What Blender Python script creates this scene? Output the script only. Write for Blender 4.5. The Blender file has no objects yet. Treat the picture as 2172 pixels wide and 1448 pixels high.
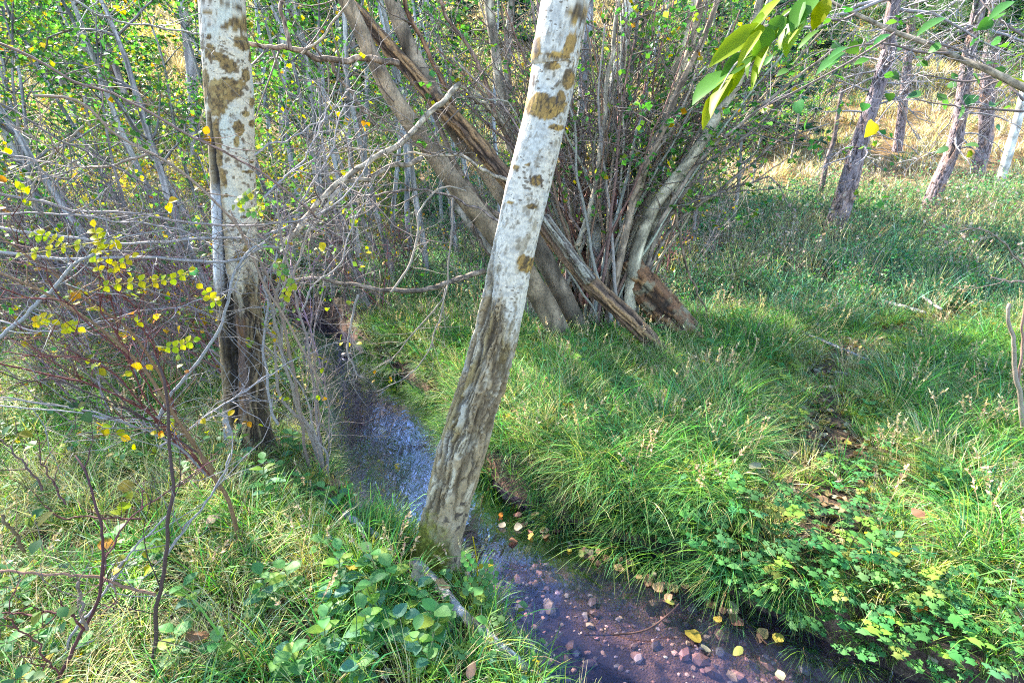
import bpy, math
import numpy as np
from mathutils import Vector

# ------------------------------------------------------------------ camera, sky, sun, exposure
SC = bpy.context.scene
COL = SC.collection
FPX, CU, CV = 1086.0, 1086.0, 724.0          # focal length and centre of the 2172 x 1448 photograph
PITCH = math.radians(18.0)
CAM = np.array([0.0, 0.0, 1.5])
SUN_AZ, SUN_EL = math.radians(-50.0), math.radians(40.0)

cam_data = bpy.data.cameras.new('camera')
cam_data.sensor_width = 36.0
cam_data.lens = 18.0
cam_data.clip_start = 0.05
cam_data.clip_end = 2000.0
cam = bpy.data.objects.new('camera', cam_data)
COL.objects.link(cam)
cam.location = CAM
cam.rotation_euler = (math.pi / 2 - PITCH, 0, 0)
SC.camera = cam

world = bpy.data.worlds.new('World')
SC.world = world
world.use_nodes = True
wn = world.node_tree
wn.nodes.clear()
sky = wn.nodes.new('ShaderNodeTexSky')
sky.sky_type = 'NISHITA'
sky.sun_disc = False
sky.sun_elevation = SUN_EL
sky.sun_rotation = SUN_AZ
sky.air_density = 1.0
sky.dust_density = 0.2
sky.ozone_density = 3.0
bg = wn.nodes.new('ShaderNodeBackground')
bg.inputs['Strength'].default_value = 0.15
wo = wn.nodes.new('ShaderNodeOutputWorld')
wn.links.new(sky.outputs[0], bg.inputs[0])
wn.links.new(bg.outputs[0], wo.inputs[0])

sun_data = bpy.data.lights.new('sun', 'SUN')
sun_data.energy = 5.0
sun_data.angle = math.radians(0.53)
sun_data.color = (1.0, 0.95, 0.88)
sun = bpy.data.objects.new('sun', sun_data)
COL.objects.link(sun)
sdir = Vector((math.sin(SUN_AZ) * math.cos(SUN_EL), math.cos(SUN_AZ) * math.cos(SUN_EL), math.sin(SUN_EL)))
sun.rotation_euler = (-sdir).to_track_quat('-Z', 'Y').to_euler()
sun.location = sdir * 40

SC.view_settings.view_transform = 'Standard'
SC.view_settings.look = 'None'
SC.view_settings.gamma = 1.0
SC.view_settings.use_curve_mapping = False
SC.view_settings.exposure = 2.55
SC.render.engine = 'CYCLES'
SC.cycles.use_denoising = False
SC.cycles.use_adaptive_sampling = True
SC.cycles.adaptive_threshold = 0.015
SC.cycles.max_bounces = 4
SC.cycles.diffuse_bounces = 1
SC.cycles.transmission_bounces = 4
SC.cycles.transparent_max_bounces = 12
SC.cycles.filter_width = 1.1

# ------------------------------------------------------------------ helpers: view geometry, noise
FW = np.array([0.0, math.cos(PITCH), -math.sin(PITCH)])
UP = np.array([0.0, math.sin(PITCH), math.cos(PITCH)])


def ray(u, v):
    return np.array([(u - CU) / FPX, 0, 0]) + FW + UP * (-(v - CV) / FPX)


def W(u, v, d):
    """World point seen at photo position (u, v), d metres ahead of the camera."""
    r = ray(u, v)
    return CAM + r * (d / r[1])


def RAD(w, v, d):
    """Radius in metres of something w photo pixels wide there."""
    return 0.5 * w / FPX * (d / ray(CU, v)[1])


def PROJ(P):
    q = P - CAM
    f = q @ FW
    return CU + FPX * q[..., 0] / f, CV - FPX * (q @ UP) / f


def WZ(u, v, z):
    r = ray(u, v)
    return CAM + r * ((z - CAM[2]) / r[2])


def sstep(a, b, x):
    t = np.clip((x - a) / (b - a), 0, 1)
    return t * t * (3 - 2 * t)


def _hash(ix, iy, iz, seed):
    h = (ix.astype(np.uint32) * np.uint32(374761393) + iy.astype(np.uint32) * np.uint32(668265263)
         + iz.astype(np.uint32) * np.uint32(2147483647 - 58) + np.uint32((seed * 974634777) & 0xffffffff))
    h = (h ^ (h >> np.uint32(13))) * np.uint32(1274126177)
    h = (h ^ (h >> np.uint32(15))) * np.uint32(2246822519)
    return ((h ^ (h >> np.uint32(16))) & np.uint32(0xffffff)).astype(np.float64) / 16777215.0


def vnoise(p, seed=0):
    p = np.asarray(p, float)
    i = np.floor(p).astype(np.int64)
    f = p - i
    f = f * f * (3 - 2 * f)
    r = 0
    for dx in (0, 1):
        wx = f[:, 0] if dx else 1 - f[:, 0]
        for dy in (0, 1):
            wy = f[:, 1] if dy else 1 - f[:, 1]
            for dz in (0, 1):
                wz = f[:, 2] if dz else 1 - f[:, 2]
                r = r + wx * wy * wz * _hash(i[:, 0] + dx, i[:, 1] + dy, i[:, 2] + dz, seed)
    return r


def fbm(p, octv=4, seed=0):
    p = np.asarray(p, float)
    r, a, t = 0, 0.5, 0
    for k in range(octv):
        r = r + a * vnoise(p * (2.03 ** k) + 17.3 * k, seed + k)
        t += a
        a *= 0.5
    return r / t                                   # 0..1, mean .5


def nrm(a):
    a = np.asarray(a, float)
    return a / np.maximum(np.linalg.norm(a, axis=-1, keepdims=True), 1e-9)


def catmull(pts, n):
    p = np.asarray(pts, float)
    if len(p) == 2:
        t = np.linspace(0, 1, n)[:, None]
        return p[0] * (1 - t) + p[1] * t
    q = np.vstack([2 * p[0] - p[1], p, 2 * p[-1] - p[-2]])
    seg = np.linalg.norm(np.diff(p[:, :3], axis=0), axis=1)
    cum = np.concatenate([[0], np.cumsum(seg)])
    s = np.linspace(0, cum[-1], n)
    k = np.clip(np.searchsorted(cum, s, side='right') - 1, 0, len(p) - 2)
    t = ((s - cum[k]) / np.maximum(seg[k], 1e-9))[:, None]
    a, b, c, d = q[k], q[k + 1], q[k + 2], q[k + 3]
    return 0.5 * (2 * b + (c - a) * t + (2 * a - 5 * b + 4 * c - d) * t * t + (3 * b - a - 3 * c + d) * t ** 3)


# ------------------------------------------------------------------ helpers: meshes and objects
class MB:
    """Collects shapes; build() links them as one mesh object."""

    def __init__(self):
        self.v, self.c, self.uv, self.q, self.t, self.n = [], [], [], [], [], 0

    def add(self, v, quads=None, tris=None, col=(.5, .5, .5), uv=None):
        v = np.asarray(v, float).reshape(-1, 3)
        c = np.asarray(col, float)
        if c.ndim == 1:
            c = np.broadcast_to(c, (len(v), 3))
        self.v.append(v)
        self.c.append(c)
        self.uv.append(np.zeros((len(v), 2)) if uv is None else uv)
        if quads is not None and len(quads):
            self.q.append(np.asarray(quads, np.int64).reshape(-1, 4) + self.n)
        if tris is not None and len(tris):
            self.t.append(np.asarray(tris, np.int64).reshape(-1, 3) + self.n)
        self.n += len(v)

    def tube(self, pts, rad, seg=6, col=(.3, .25, .2), bump=0.0, seed=0, uvs=False):
        p = np.asarray(pts, float)
        n = len(p)
        r = np.broadcast_to(np.asarray(rad, float), (n,)).copy()
        t = nrm(np.gradient(p, axis=0))
        ref = np.array([0.31, -0.95, 0.05]) if abs(t[:, 1]).mean() < .85 else np.array([1.0, .1, .1])
        a = nrm(np.cross(t, ref))
        b = np.cross(t, a)
        th = np.arange(seg) * 2 * math.pi / seg
        rr = r[:, None] * np.ones(seg)[None]
        if bump:
            base = (p[:, None, :] + (np.cos(th)[None, :, None] * a[:, None] + np.sin(th)[None, :, None] * b[:, None]) * r[:, None, None])
            rr = rr * (1 + bump * (fbm(base.reshape(-1, 3) * (0.9 / max(r.mean(), .004)), 3, seed).reshape(n, seg) - .5) * 2)
        v = p[:, None, :] + (np.cos(th)[None, :, None] * a[:, None] + np.sin(th)[None, :, None] * b[:, None]) * rr[:, :, None]
        i = np.arange(n - 1)[:, None] * seg
        j = np.arange(seg)[None, :]
        k = (np.arange(seg)[None, :] + 1) % seg
        q = np.stack([i + j, i + k, i + seg + k, i + seg + j], -1).reshape(-1, 4)
        col = np.asarray(col, float)
        if col.ndim == 2:
            col = np.repeat(col, seg, axis=0)
            col = np.vstack([col, col[-1:], col[:1]])
        vv = np.vstack([v.reshape(-1, 3), p[-1:] + t[-1:] * r[-1] * .6, p[:1] - t[:1] * r[0] * .3])
        e, s0 = n * seg, n * seg + 1
        l = (n - 1) * seg
        tr = [[l + x, l + (x + 1) % seg, e] for x in range(seg)] + [[(x + 1) % seg, x, s0] for x in range(seg)]
        if bump:                                   # lichen and weathering blotches
            mo = fbm(vv * (.5 / max(r.mean(), .006)) + seed, 4, seed + 3)[:, None]
            m2 = fbm(vv * (1.3 / max(r.mean(), .006)) + seed, 3, seed + 5)[:, None]
            col = np.broadcast_to(col, (len(vv), 3)) * (.42 + 1.0 * sstep(.3, .62, mo)) * (.55 + .75 * sstep(.36, .56, m2)) * np.array([1, .97, .93])
        self.add(vv, q, tr, col)

    def build(self, name, mat, parent=None, smooth=True, link=True, org=None):
        me = bpy.data.meshes.new(name)
        v = np.vstack(self.v)
        if org is None and parent is not None:
            org = np.array(parent.matrix_basis.translation)
            if parent.parent is not None:
                org = org + np.array(parent.parent.matrix_basis.translation)
        if org is not None:
            v = v - np.asarray(org)
        q = np.vstack(self.q) if self.q else np.zeros((0, 4), np.int64)
        t = np.vstack(self.t) if self.t else np.zeros((0, 3), np.int64)
        me.vertices.add(len(v))
        me.vertices.foreach_set('co', v.astype(np.float32).ravel())
        loops = np.concatenate([q.ravel(), t.ravel()]).astype(np.int32)
        me.loops.add(len(loops))
        me.loops.foreach_set('vertex_index', loops)
        st = np.concatenate([np.arange(len(q)) * 4, len(q) * 4 + np.arange(len(t)) * 3]).astype(np.int32)
        me.polygons.add(len(st))
        me.polygons.foreach_set('loop_start', st)
        me.polygons.foreach_set('use_smooth', np.full(len(st), smooth))
        me.update(calc_edges=True)
        ca = me.color_attributes.new('Col', 'FLOAT_COLOR', 'POINT')
        c = np.ones((len(v), 4), np.float32)
        c[:, :3] = np.vstack(self.c)
        ca.data.foreach_set('color', c.ravel())
        uv = np.vstack(self.uv)
        if np.any(uv):
            ul = me.uv_layers.new(name='bark')
            ul.data.foreach_set('uv', uv[loops].astype(np.float32).ravel())
        me.materials.append(mat)
        o = bpy.data.objects.new(name, me)
        if link:
            COL.objects.link(o)
        if parent is not None:
            o.parent = parent
        elif org is not None:
            o.location = org
        return o


def tag(o, label=None, cat=None, group=None, kind=None):
    if label:
        o['label'] = label
    if cat:
        o['category'] = cat
    if group:
        o['group'] = group
    if kind:
        o['kind'] = kind
    return o


def thing(name, label, cat, loc=(0, 0, 0), group=None):
    o = bpy.data.objects.new(name, None)
    o.empty_display_size = 0.1
    COL.objects.link(o)
    o.location = loc
    return tag(o, label, cat, group)


def copy_thing(root, loc, rotz=0.0, scale=1.0, label=None, group=None, tilt=(0, 0)):
    r = root.copy()
    COL.objects.link(r)
    r.location = loc
    r.rotation_euler = (tilt[0], tilt[1], rotz)
    r.scale = (scale, scale, scale)
    if label:
        r['label'] = label
    if group:
        r['group'] = group
    for ch in root.children:
        c = ch.copy()
        COL.objects.link(c)
        c.parent = r
        for g in ch.children:
            d = g.copy()
            COL.objects.link(d)
            d.parent = c
    return r


# leaves: outline in the XY plane, stalk end at the origin, tip at (0, 1)
def leaf_shape(kind):
    if kind == 'small':
        v = [(0, 0, 0), (.36, .45, .09), (0, 1, -.05), (-.36, .45, .09)]
        return np.array(v, float), [[0, 1, 2], [0, 2, 3]]
    prof = {'oval': [(.12, .12), (.30, .35), (.31, .6), (.17, .85)],
            'round': [(.30, .06), (.48, .32), (.42, .62), (.18, .88)],
            'lance': [(.09, .12), (.17, .32), (.15, .6), (.07, .85)],
            'blade': [(.04, .1), (.06, .35), (.05, .65), (.03, .88)],
            'big': [(.12, .08), (.22, .3), (.2, .6), (.1, .86)]}.get(kind)
    if prof is not None:
        v = [(0, 0, 0)]
        for w, y in prof:
            bend = -.22 * y * y
            v += [(w, y, .3 * w + bend), (0, y, bend), (-w, y, .3 * w + bend)]
        v.append((0, 1, -.24))
        t = [[0, 1, 2], [0, 2, 3]]
        for k in range(len(prof) - 1):
            a, b = 1 + 3 * k, 4 + 3 * k
            t += [[a, b, b + 1], [a, b + 1, a + 1], [a + 1, b + 1, b + 2], [a + 1, b + 2, a + 2]]
        a = 1 + 3 * (len(prof) - 1)
        e = len(v) - 1
        t += [[a, e, a + 1], [a + 1, e, a + 2]]
        return np.array(v, float), t
    if kind == 'lobed':                             # three toothed leaflets
        v = [(0, .0, 0)]
        t = []
        for ang, L in ((-1.15, .62), (0, .85), (1.15, .62)):
            o = len(v)
            out = [(.10, .25), (.34, .5), (.22, .62), (.42, .8), (.2, .84), (0, 1.0), (-.2, .84), (-.42, .8), (-.22, .62), (-.34, .5), (-.10, .25)]
            for x, y in out:
                x, y = x * L, y * L
                v.append((x * math.cos(ang) + y * math.sin(ang), .12 - x * math.sin(ang) + y * math.cos(ang), .05 - .10 * y * y - .25 * abs(x)))
            m = len(v)
            v.append((.55 * L * math.sin(ang), .12 + .55 * L * math.cos(ang), .06))
            t += [[0, o, m]] + [[m, o + k + 1, o + k] for k in range(10)] + [[0, m, o + 10]]
        return np.array(v, float), t


SHAPES = {k: leaf_shape(k) for k in ('small', 'oval', 'round', 'lance', 'blade', 'big', 'lobed')}


def add_leaves(mb, kind, pos, dirs, size, col, rng, up=None, wide=1.0):
    sv, st = SHAPES[kind]
    pos = np.asarray(pos, float)
    n = len(pos)
    if n == 0:
        return
    y = nrm(dirs)
    if up is None:
        up = np.array([0, 0, 1.0]) + rng.normal(0, .55, (n, 3))
    x = nrm(np.cross(y, up))
    z = np.cross(x, y)
    s = np.broadcast_to(np.asarray(size, float), (n,))
    v = pos[:, None] + s[:, None, None] * (sv[None, :, 0:1] * wide * x[:, None] + sv[None, :, 1:2] * y[:, None] + sv[None, :, 2:3] * z[:, None])
    m = len(sv)
    t = (np.array(st)[None] + (np.arange(n) * m)[:, None, None]).reshape(-1, 3)
    c = np.broadcast_to(np.asarray(col, float), (n, 3))
    mb.add(v.reshape(-1, 3), None, t, np.repeat(c, m, axis=0))


def pick(rng, n, cols, w=None, var=.25):
    cols = np.asarray(cols, float)
    w = np.ones(len(cols)) if w is None else np.asarray(w, float)
    c = cols[rng.choice(len(cols), n, p=w / w.sum())]
    return np.clip(c * np.exp(rng.normal(0, var, (n, 1))) * (1 + rng.normal(0, .08, (n, 3))), .004, .9)


# ------------------------------------------------------------------ materials
def mat_new(name):
    m = bpy.data.materials.new(name)
    m.use_nodes = True
    nt = m.node_tree
    nt.nodes.clear()
    out = nt.nodes.new('ShaderNodeOutputMaterial')
    return m, nt, out


def N(nt, typ, **kw):
    n = nt.nodes.new(typ)
    for k, v in kw.items():
        if k.startswith('i_'):
            n.inputs[int(k[2:])].default_value = v
        else:
            setattr(n, k, v)
    return n


def mixcol(nt, fac, a, b, mode='MIX'):
    n = nt.nodes.new('ShaderNodeMix')
    n.data_type = 'RGBA'
    n.blend_type = mode
    for sock, val in ((n.inputs[0], fac), (n.inputs[6], a), (n.inputs[7], b)):
        if hasattr(val, 'links') or hasattr(val, 'is_linked'):
            nt.links.new(val, sock)
        else:
            sock.default_value = val if not isinstance(val, tuple) else (*val, 1)[:4]
    return n.outputs[2]


def ramp(nt, src, stops):
    r = nt.nodes.new('ShaderNodeValToRGB')
    el = r.color_ramp.elements
    while len(el) < len(stops):
        el.new(.5)
    for e, (p, c) in zip(el, stops):
        e.position = p
        e.color = (*c, 1) if len(c) == 3 else c
    nt.links.new(src, r.inputs[0])
    return r.outputs[0]


def leaf_mat(name, trans=.42, rough=.5, vary=.3, spec=.2, gain=1.35):
    m, nt, out = mat_new(name)
    L = nt.links.new
    col = N(nt, 'ShaderNodeAttribute', attribute_name='Col').outputs['Color']
    oi = N(nt, 'ShaderNodeObjectInfo').outputs['Random']
    geo = N(nt, 'ShaderNodeNewGeometry')
    rnd = geo.outputs['Random Per Island']
    hsv = N(nt, 'ShaderNodeHueSaturation')
    hsv.inputs['Saturation'].default_value = 1.1
    mr = N(nt, 'ShaderNodeMapRange', i_3=1 - vary, i_4=1 + vary)
    L(rnd, mr.inputs[0])
    mh = N(nt, 'ShaderNodeMapRange', i_3=.485, i_4=.515)
    L(oi, mh.inputs[0])
    L(mr.outputs[0], hsv.inputs['Value'])
    L(mh.outputs[0], hsv.inputs['Hue'])
    L(col, hsv.inputs['Color'])
    pb = N(nt, 'ShaderNodeBsdfPrincipled')
    pb.inputs['Roughness'].default_value = rough
    pb.inputs['Specular IOR Level'].default_value = spec
    L(hsv.outputs[0], pb.inputs['Base Color'])
    tr = N(nt, 'ShaderNodeBsdfTranslucent')
    g = N(nt, 'ShaderNodeMix', data_type='RGBA', blend_type='MULTIPLY')
    g.inputs[0].default_value = 1
    g.inputs[7].default_value = (gain * 1.0, gain * 1.08, gain * .6, 1)
    L(hsv.outputs[0], g.inputs[6])
    L(g.outputs[2], tr.inputs['Color'])
    mx = N(nt, 'ShaderNodeMixShader')
    mx.inputs[0].default_value = trans
    L(pb.outputs[0], mx.inputs[1])
    L(tr.outputs[0], mx.inputs[2])
    L(mx.outputs[0], out.inputs['Surface'])
    return m


def bark_mat(name, scale=60, stretch=(1, 1, .25), dark=.55, bump=.6, lent=False, rough=.85, dist=.004, tint=(1, 1, 1)):
    """Col attribute (the bark's own patches) with fine grain and relief on top."""
    m, nt, out = mat_new(name)
    L = nt.links.new
    col = N(nt, 'ShaderNodeAttribute', attribute_name='Col').outputs['Color']
    tc = N(nt, 'ShaderNodeTexCoord')
    mp = N(nt, 'ShaderNodeMapping')
    mp.inputs['Scale'].default_value = stretch
    L(tc.outputs['Object'], mp.inputs[0])
    n1 = N(nt, 'ShaderNodeTexNoise')
    n1.inputs['Scale'].default_value = scale
    n1.inputs['Detail'].default_value = 6
    n1.inputs['Roughness'].default_value = .7
    L(mp.outputs[0], n1.inputs[0])
    f = ramp(nt, n1.outputs[0], [(.35, (dark,) * 3), (.6, (1.08 * tint[0], 1.08 * tint[1], 1.08 * tint[2]))])
    c = mixcol(nt, 1.0, col, f, 'MULTIPLY')
    h = n1.outputs[0]
    if lent:
        uvn = N(nt, 'ShaderNodeUVMap', uv_map='bark')
        mp2 = N(nt, 'ShaderNodeMapping')
        mp2.inputs['Scale'].default_value = (38, 75, 1)
        L(uvn.outputs[0], mp2.inputs[0])
        vo = N(nt, 'ShaderNodeTexVoronoi')
        vo.inputs['Scale'].default_value = 1
        vo.inputs['Randomness'].default_value = 1
        L(mp2.outputs[0], vo.inputs[0])
        n2 = N(nt, 'ShaderNodeTexNoise')
        n2.inputs['Scale'].default_value = 9
        n2.inputs['Detail'].default_value = 3
        L(tc.outputs['Object'], n2.inputs[0])
        th = N(nt, 'ShaderNodeMapRange', i_1=.35, i_2=.75, i_3=.05, i_4=.34)
        L(n2.outputs[0], th.inputs[0])
        lt = N(nt, 'ShaderNodeMath', operation='LESS_THAN')
        L(vo.outputs['Distance'], lt.inputs[0])
        L(th.outputs[0], lt.inputs[1])
        pw = N(nt, 'ShaderNodeMath', operation='MULTIPLY')
        pw.inputs[1].default_value = .75
        L(lt.outputs[0], pw.inputs[0])
        c = mixcol(nt, pw.outputs[0], c, (.10, .065, .035))
    pb = N(nt, 'ShaderNodeBsdfPrincipled')
    pb.inputs['Roughness'].default_value = rough
    pb.inputs['Specular IOR Level'].default_value = .25
    L(c, pb.inputs['Base Color'])
    bp = N(nt, 'ShaderNodeBump')
    bp.inputs['Strength'].default_value = bump
    bp.inputs['Distance'].default_value = dist
    L(h, bp.inputs['Height'])
    L(bp.outputs[0], pb.inputs['Normal'])
    L(pb.outputs[0], out.inputs['Surface'])
    return m


def ground_mat(name, stops, scale=6.0, fine=70.0, bump=.8):
    m, nt, out = mat_new(name)
    L = nt.links.new
    tc = N(nt, 'ShaderNodeTexCoord')
    n1 = N(nt, 'ShaderNodeTexNoise')
    n1.inputs['Scale'].default_value = scale
    n1.inputs['Detail'].default_value = 8
    n1.inputs['Roughness'].default_value = .7
    L(tc.outputs['Object'], n1.inputs[0])
    n2 = N(nt, 'ShaderNodeTexNoise')
    n2.inputs['Scale'].default_value = fine
    n2.inputs['Detail'].default_value = 5
    L(tc.outputs['Object'], n2.inputs[0])
    c = ramp(nt, n1.outputs[0], stops)
    f = ramp(nt, n2.outputs[0], [(.3, (.5, .5, .5)), (.7, (1.3, 1.3, 1.3))])
    c = mixcol(nt, 1.0, c, f, 'MULTIPLY')
    at = N(nt, 'ShaderNodeAttribute', attribute_name='Col').outputs['Color']
    c = mixcol(nt, 1.0, c, at, 'MULTIPLY')
    pb = N(nt, 'ShaderNodeBsdfPrincipled')
    pb.inputs['Roughness'].default_value = .95
    pb.inputs['Specular IOR Level'].default_value = .2
    L(c, pb.inputs['Base Color'])
    bp = N(nt, 'ShaderNodeBump')
    bp.inputs['Strength'].default_value = bump
    bp.inputs['Distance'].default_value = .02
    L(n2.outputs[0], bp.inputs['Height'])
    L(bp.outputs[0], pb.inputs['Normal'])
    L(pb.outputs[0], out.inputs['Surface'])
    return m


def water_mat():
    m, nt, out = mat_new('stream_water')
    L = nt.links.new
    tc = N(nt, 'ShaderNodeTexCoord')
    mp = N(nt, 'ShaderNodeMapping')
    mp.inputs['Scale'].default_value = (6, 3, 1)
    mp.inputs['Rotation'].default_value = (0, 0, .7)
    L(tc.outputs['Object'], mp.inputs[0])
    n1 = N(nt, 'ShaderNodeTexNoise')
    n1.inputs['Scale'].default_value = 2.2
    n1.inputs['Detail'].default_value = 3
    n1.inputs['Distortion'].default_value = .8
    L(mp.outputs[0], n1.inputs[0])
    bp = N(nt, 'ShaderNodeBump')
    bp.inputs['Strength'].default_value = .22
    bp.inputs['Distance'].default_value = .015
    L(n1.outputs[0], bp.inputs['Height'])
    clear = N(nt, 'ShaderNodeBsdfTransparent')
    clear.inputs[0].default_value = (.76, .73, .82, 1)
    body = N(nt, 'ShaderNodeBsdfDiffuse')            # blue-violet body colour standing in for reflected sky
    body.inputs[0].default_value = (.045, .048, .095, 1)
    tr = N(nt, 'ShaderNodeMixShader')
    tr.inputs[0].default_value = .12
    L(clear.outputs[0], tr.inputs[1])
    L(body.outputs[0], tr.inputs[2])
    gl = N(nt, 'ShaderNodeBsdfGlossy')
    gl.inputs['Roughness'].default_value = .06
    gl.inputs['Color'].default_value = (.36, .38, .56, 1)  # blue tint puts the sky's sheen into every reflection
    L(bp.outputs[0], gl.inputs['Normal'])
    fr = N(nt, 'ShaderNodeFresnel')
    fr.inputs['IOR'].default_value = 1.33
    L(bp.outputs[0], fr.inputs['Normal'])
    mx = N(nt, 'ShaderNodeMixShader')
    L(fr.outputs[0], mx.inputs[0])
    L(tr.outputs[0], mx.inputs[1])
    L(gl.outputs[0], mx.inputs[2])
    L(mx.outputs[0], out.inputs['Surface'])
    return m


M = {
    'leaf': leaf_mat('foliage'),
    'grass': leaf_mat('grass_blades', .28, .5, .45, .3),
    'dry': leaf_mat('fallen_leaf', .2, .6, .25, .3, 1.1),
    'aspen': bark_mat('aspen_bark', 130, (1, 1, .6), .72, .5, True, .7, .003),
    'stem': bark_mat('grey_stem_bark', 90, (1, 1, .35), .5, .7, False, .85, .003),
    'twig': bark_mat('twig_bark', 160, (1, 1, 1), .55, .4, False, .75, .001),
    'pine': bark_mat('pine_bark', 45, (1, 1, .3), .5, .9, False, .9, .01),
    'log': bark_mat('rotten_wood', 70, (1, 1, 1), .45, .9, False, .9, .006),
    'stone': bark_mat('wet_stone', 120, (1, 1, 1), .6, .3, False, .45, .002),
    'ground': ground_mat('forest_soil', [(.3, (.022, .017, .011)), (.5, (.06, .044, .026)), (.7, (.14, .10, .055))]),
    'path': ground_mat('path_soil', [(.3, (.03, .02, .013)), (.55, (.075, .05, .03)), (.75, (.16, .11, .06))], 9),
    'bed': ground_mat('stream_gravel', [(.34, (.016, .013, .016)), (.5, (.07, .046, .036)), (.68, (.24, .15, .10))], 5, 120),
    'water': water_mat(),
}
# ------------------------------------------------------------------ terrain
WATER_Z = -0.20
_edges = [(1760, 1230, 1448), (1580, 1120, 1335), (1400, 1040, 1240), (1230, 985, 1160), (1085, 860, 1080), (1020, 760, 1020),
          (965, 722, 965), (940, 702, 905), (895, 690, 850), (835, 680, 800), (775, 668, 760), (722, 655, 725), (700, 630, 704)]
_cl = [(3.6, -.9, .34), (2.2, .35, .34), (1.35, .95, .34)]
for r_, l_, v_ in _edges:
    a_, b_ = WZ(r_, v_, WATER_Z), WZ(l_, v_, WATER_Z)
    _cl.append(((a_[0] + b_[0]) / 2, (a_[1] + b_[1]) / 2, max(.27, .50 * abs(a_[0] - b_[0]))))
_x, _y = _cl[-1][:2]
_cl += [(_x - .7, _y + .7, .3), (_x - 2.0, _y + 1.5, .3), (_x - 4.5, _y + 2.4, .3), (_x - 9, _y + 3.4, .3)]
_cl3 = catmull(np.array(_cl), 160)
STREAM, SW = _cl3[:, :2], np.clip(_cl3[:, 2], .2, .46)


def stream_dist(x, y):
    """Distance beyond the water's edge (negative: in the water)."""
    p = np.stack([np.ravel(x), np.ravel(y)], -1)
    out = np.empty(len(p))
    for k in range(0, len(p), 20000):
        d = np.sqrt(((p[k:k + 20000, None] - STREAM[None]) ** 2).sum(-1)) - SW[None]
        out[k:k + 20000] = d.min(1)
    return out.reshape(np.shape(x))


_path_pts = np.array([W(1760, 1180, 1)[:2] * 0 + WZ(1740, 1150, .08)[:2], WZ(1790, 1040, .08)[:2], WZ(1775, 950, .08)[:2], WZ(1745, 870, .08)[:2],
                      WZ(1740, 800, .08)[:2], WZ(1800, 750, .08)[:2], WZ(1905, 700, .08)[:2], WZ(2040, 672, .1)[:2]])
PATH = catmull(np.hstack([_path_pts, np.zeros((len(_path_pts), 1))]), 60)[:, :2]


def path_dist(x, y):
    p = np.stack([np.ravel(x), np.ravel(y)], -1)
    d = np.sqrt(((p[:, None] - PATH[None]) ** 2).sum(-1)).min(1)
    return d.reshape(np.shape(x))


_hy = np.array([-60, 4.5, 6, 7.5, 9, 11, 14, 17, 20, 25, 30, 40, 55, 75, 110, 400], float)
_hz = np.array([0, 0, .08, .22, .42, .72, 1.25, 2.05, 3.1, 5.3, 7.9, 13.5, 22.5, 34, 46, 52], float)


def YY(x, y):
    """Distance measured across the slope: the hillside starts nearer on the right."""
    return y - .06 * np.clip(x, -30, 0) + .20 * np.clip(x - 2.5, 0, 12)


def H(x, y, sd=None):
    x, y = np.asarray(x, float), np.asarray(y, float)
    yy = YY(x, y)
    base = np.interp(yy, _hy, _hz)
    # soften the profile's corners
    base = (base + np.interp(yy + 1.2, _hy, _hz) + np.interp(yy - 1.2, _hy, _hz)) / 3
    q = np.stack([x.ravel(), y.ravel(), np.zeros(x.size)], -1)
    nz = (fbm(q * .55, 3, 5).reshape(x.shape) - .5) * .25 * sstep(3, 9, y) + (fbm(q * 3.1, 3, 9).reshape(x.shape) - .5) * .07
    far = (fbm(q * .09, 2, 3).reshape(x.shape) - .5) * 3.0 * sstep(16, 40, y)
    if sd is None:
        sd = stream_dist(x, y)
    right = sstep(-.1, .5, x - np.interp(y, STREAM[:, 1], STREAM[:, 0])) * sstep(5.5, 4.0, y)
    bank = base + nz + far + .05 * right - .05 * sstep(.5, 0, sd)
    bed = WATER_Z - .10 - .05 * sstep(0, -.25, sd)
    k = sstep(-.06, .17, sd)
    return bank * k + bed * (1 - k)


def G(u, v, lift=0.0):
    """Where the view ray through the photo position meets the ground."""
    r = ray(u, v)
    t = np.concatenate([np.arange(.8, 12, .01), np.arange(12, 70, .1)])
    P = CAM + r * t[:, None]
    h = H(P[:, 0], P[:, 1]) + lift
    k = np.argmax(P[:, 2] < h) if np.any(P[:, 2] < h) else len(t) - 1
    return np.array([P[k, 0], P[k, 1], h[k]])


def h1(x, y):
    return float(H(np.array([x]), np.array([y]))[0])


def _axis(a, b, step, lo, hi, grow):
    m = list(np.arange(a, b, step))
    s = step
    while m[-1] < hi:
        s *= grow
        m.append(m[-1] + s)
    s = step
    while m[0] > lo:
        s *= grow
        m.insert(0, m[0] - s)
    return np.array(m)


gx = _axis(-3.2, 3.6, .045, -160, 160, 1.13)
gy = _axis(.5, 6.5, .045, -60, 330, 1.12)
X, Y = np.meshgrid(gx, gy)
Z = H(X, Y)
mb = MB()
nx, ny = len(gx), len(gy)
ii = (np.arange(ny - 1)[:, None] * nx + np.arange(nx - 1)[None]).ravel()
hill = sstep(8, 15, YY(X, Y))[..., None]
gc = (1 - hill) * np.array([1.0, 1.0, 1.0]) + hill * np.array([3.6, 3.0, 2.1])
mb.add(np.stack([X, Y, Z], -1).reshape(-1, 3), np.stack([ii, ii + 1, ii + nx + 1, ii + nx], -1), None, gc.reshape(-1, 3))
tag(mb.build('ground', M['ground']), kind='structure')

# stream bed and water
tn = nrm(np.gradient(STREAM, axis=0))
nr = np.stack([tn[:, 1], -tn[:, 0]], -1)


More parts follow.
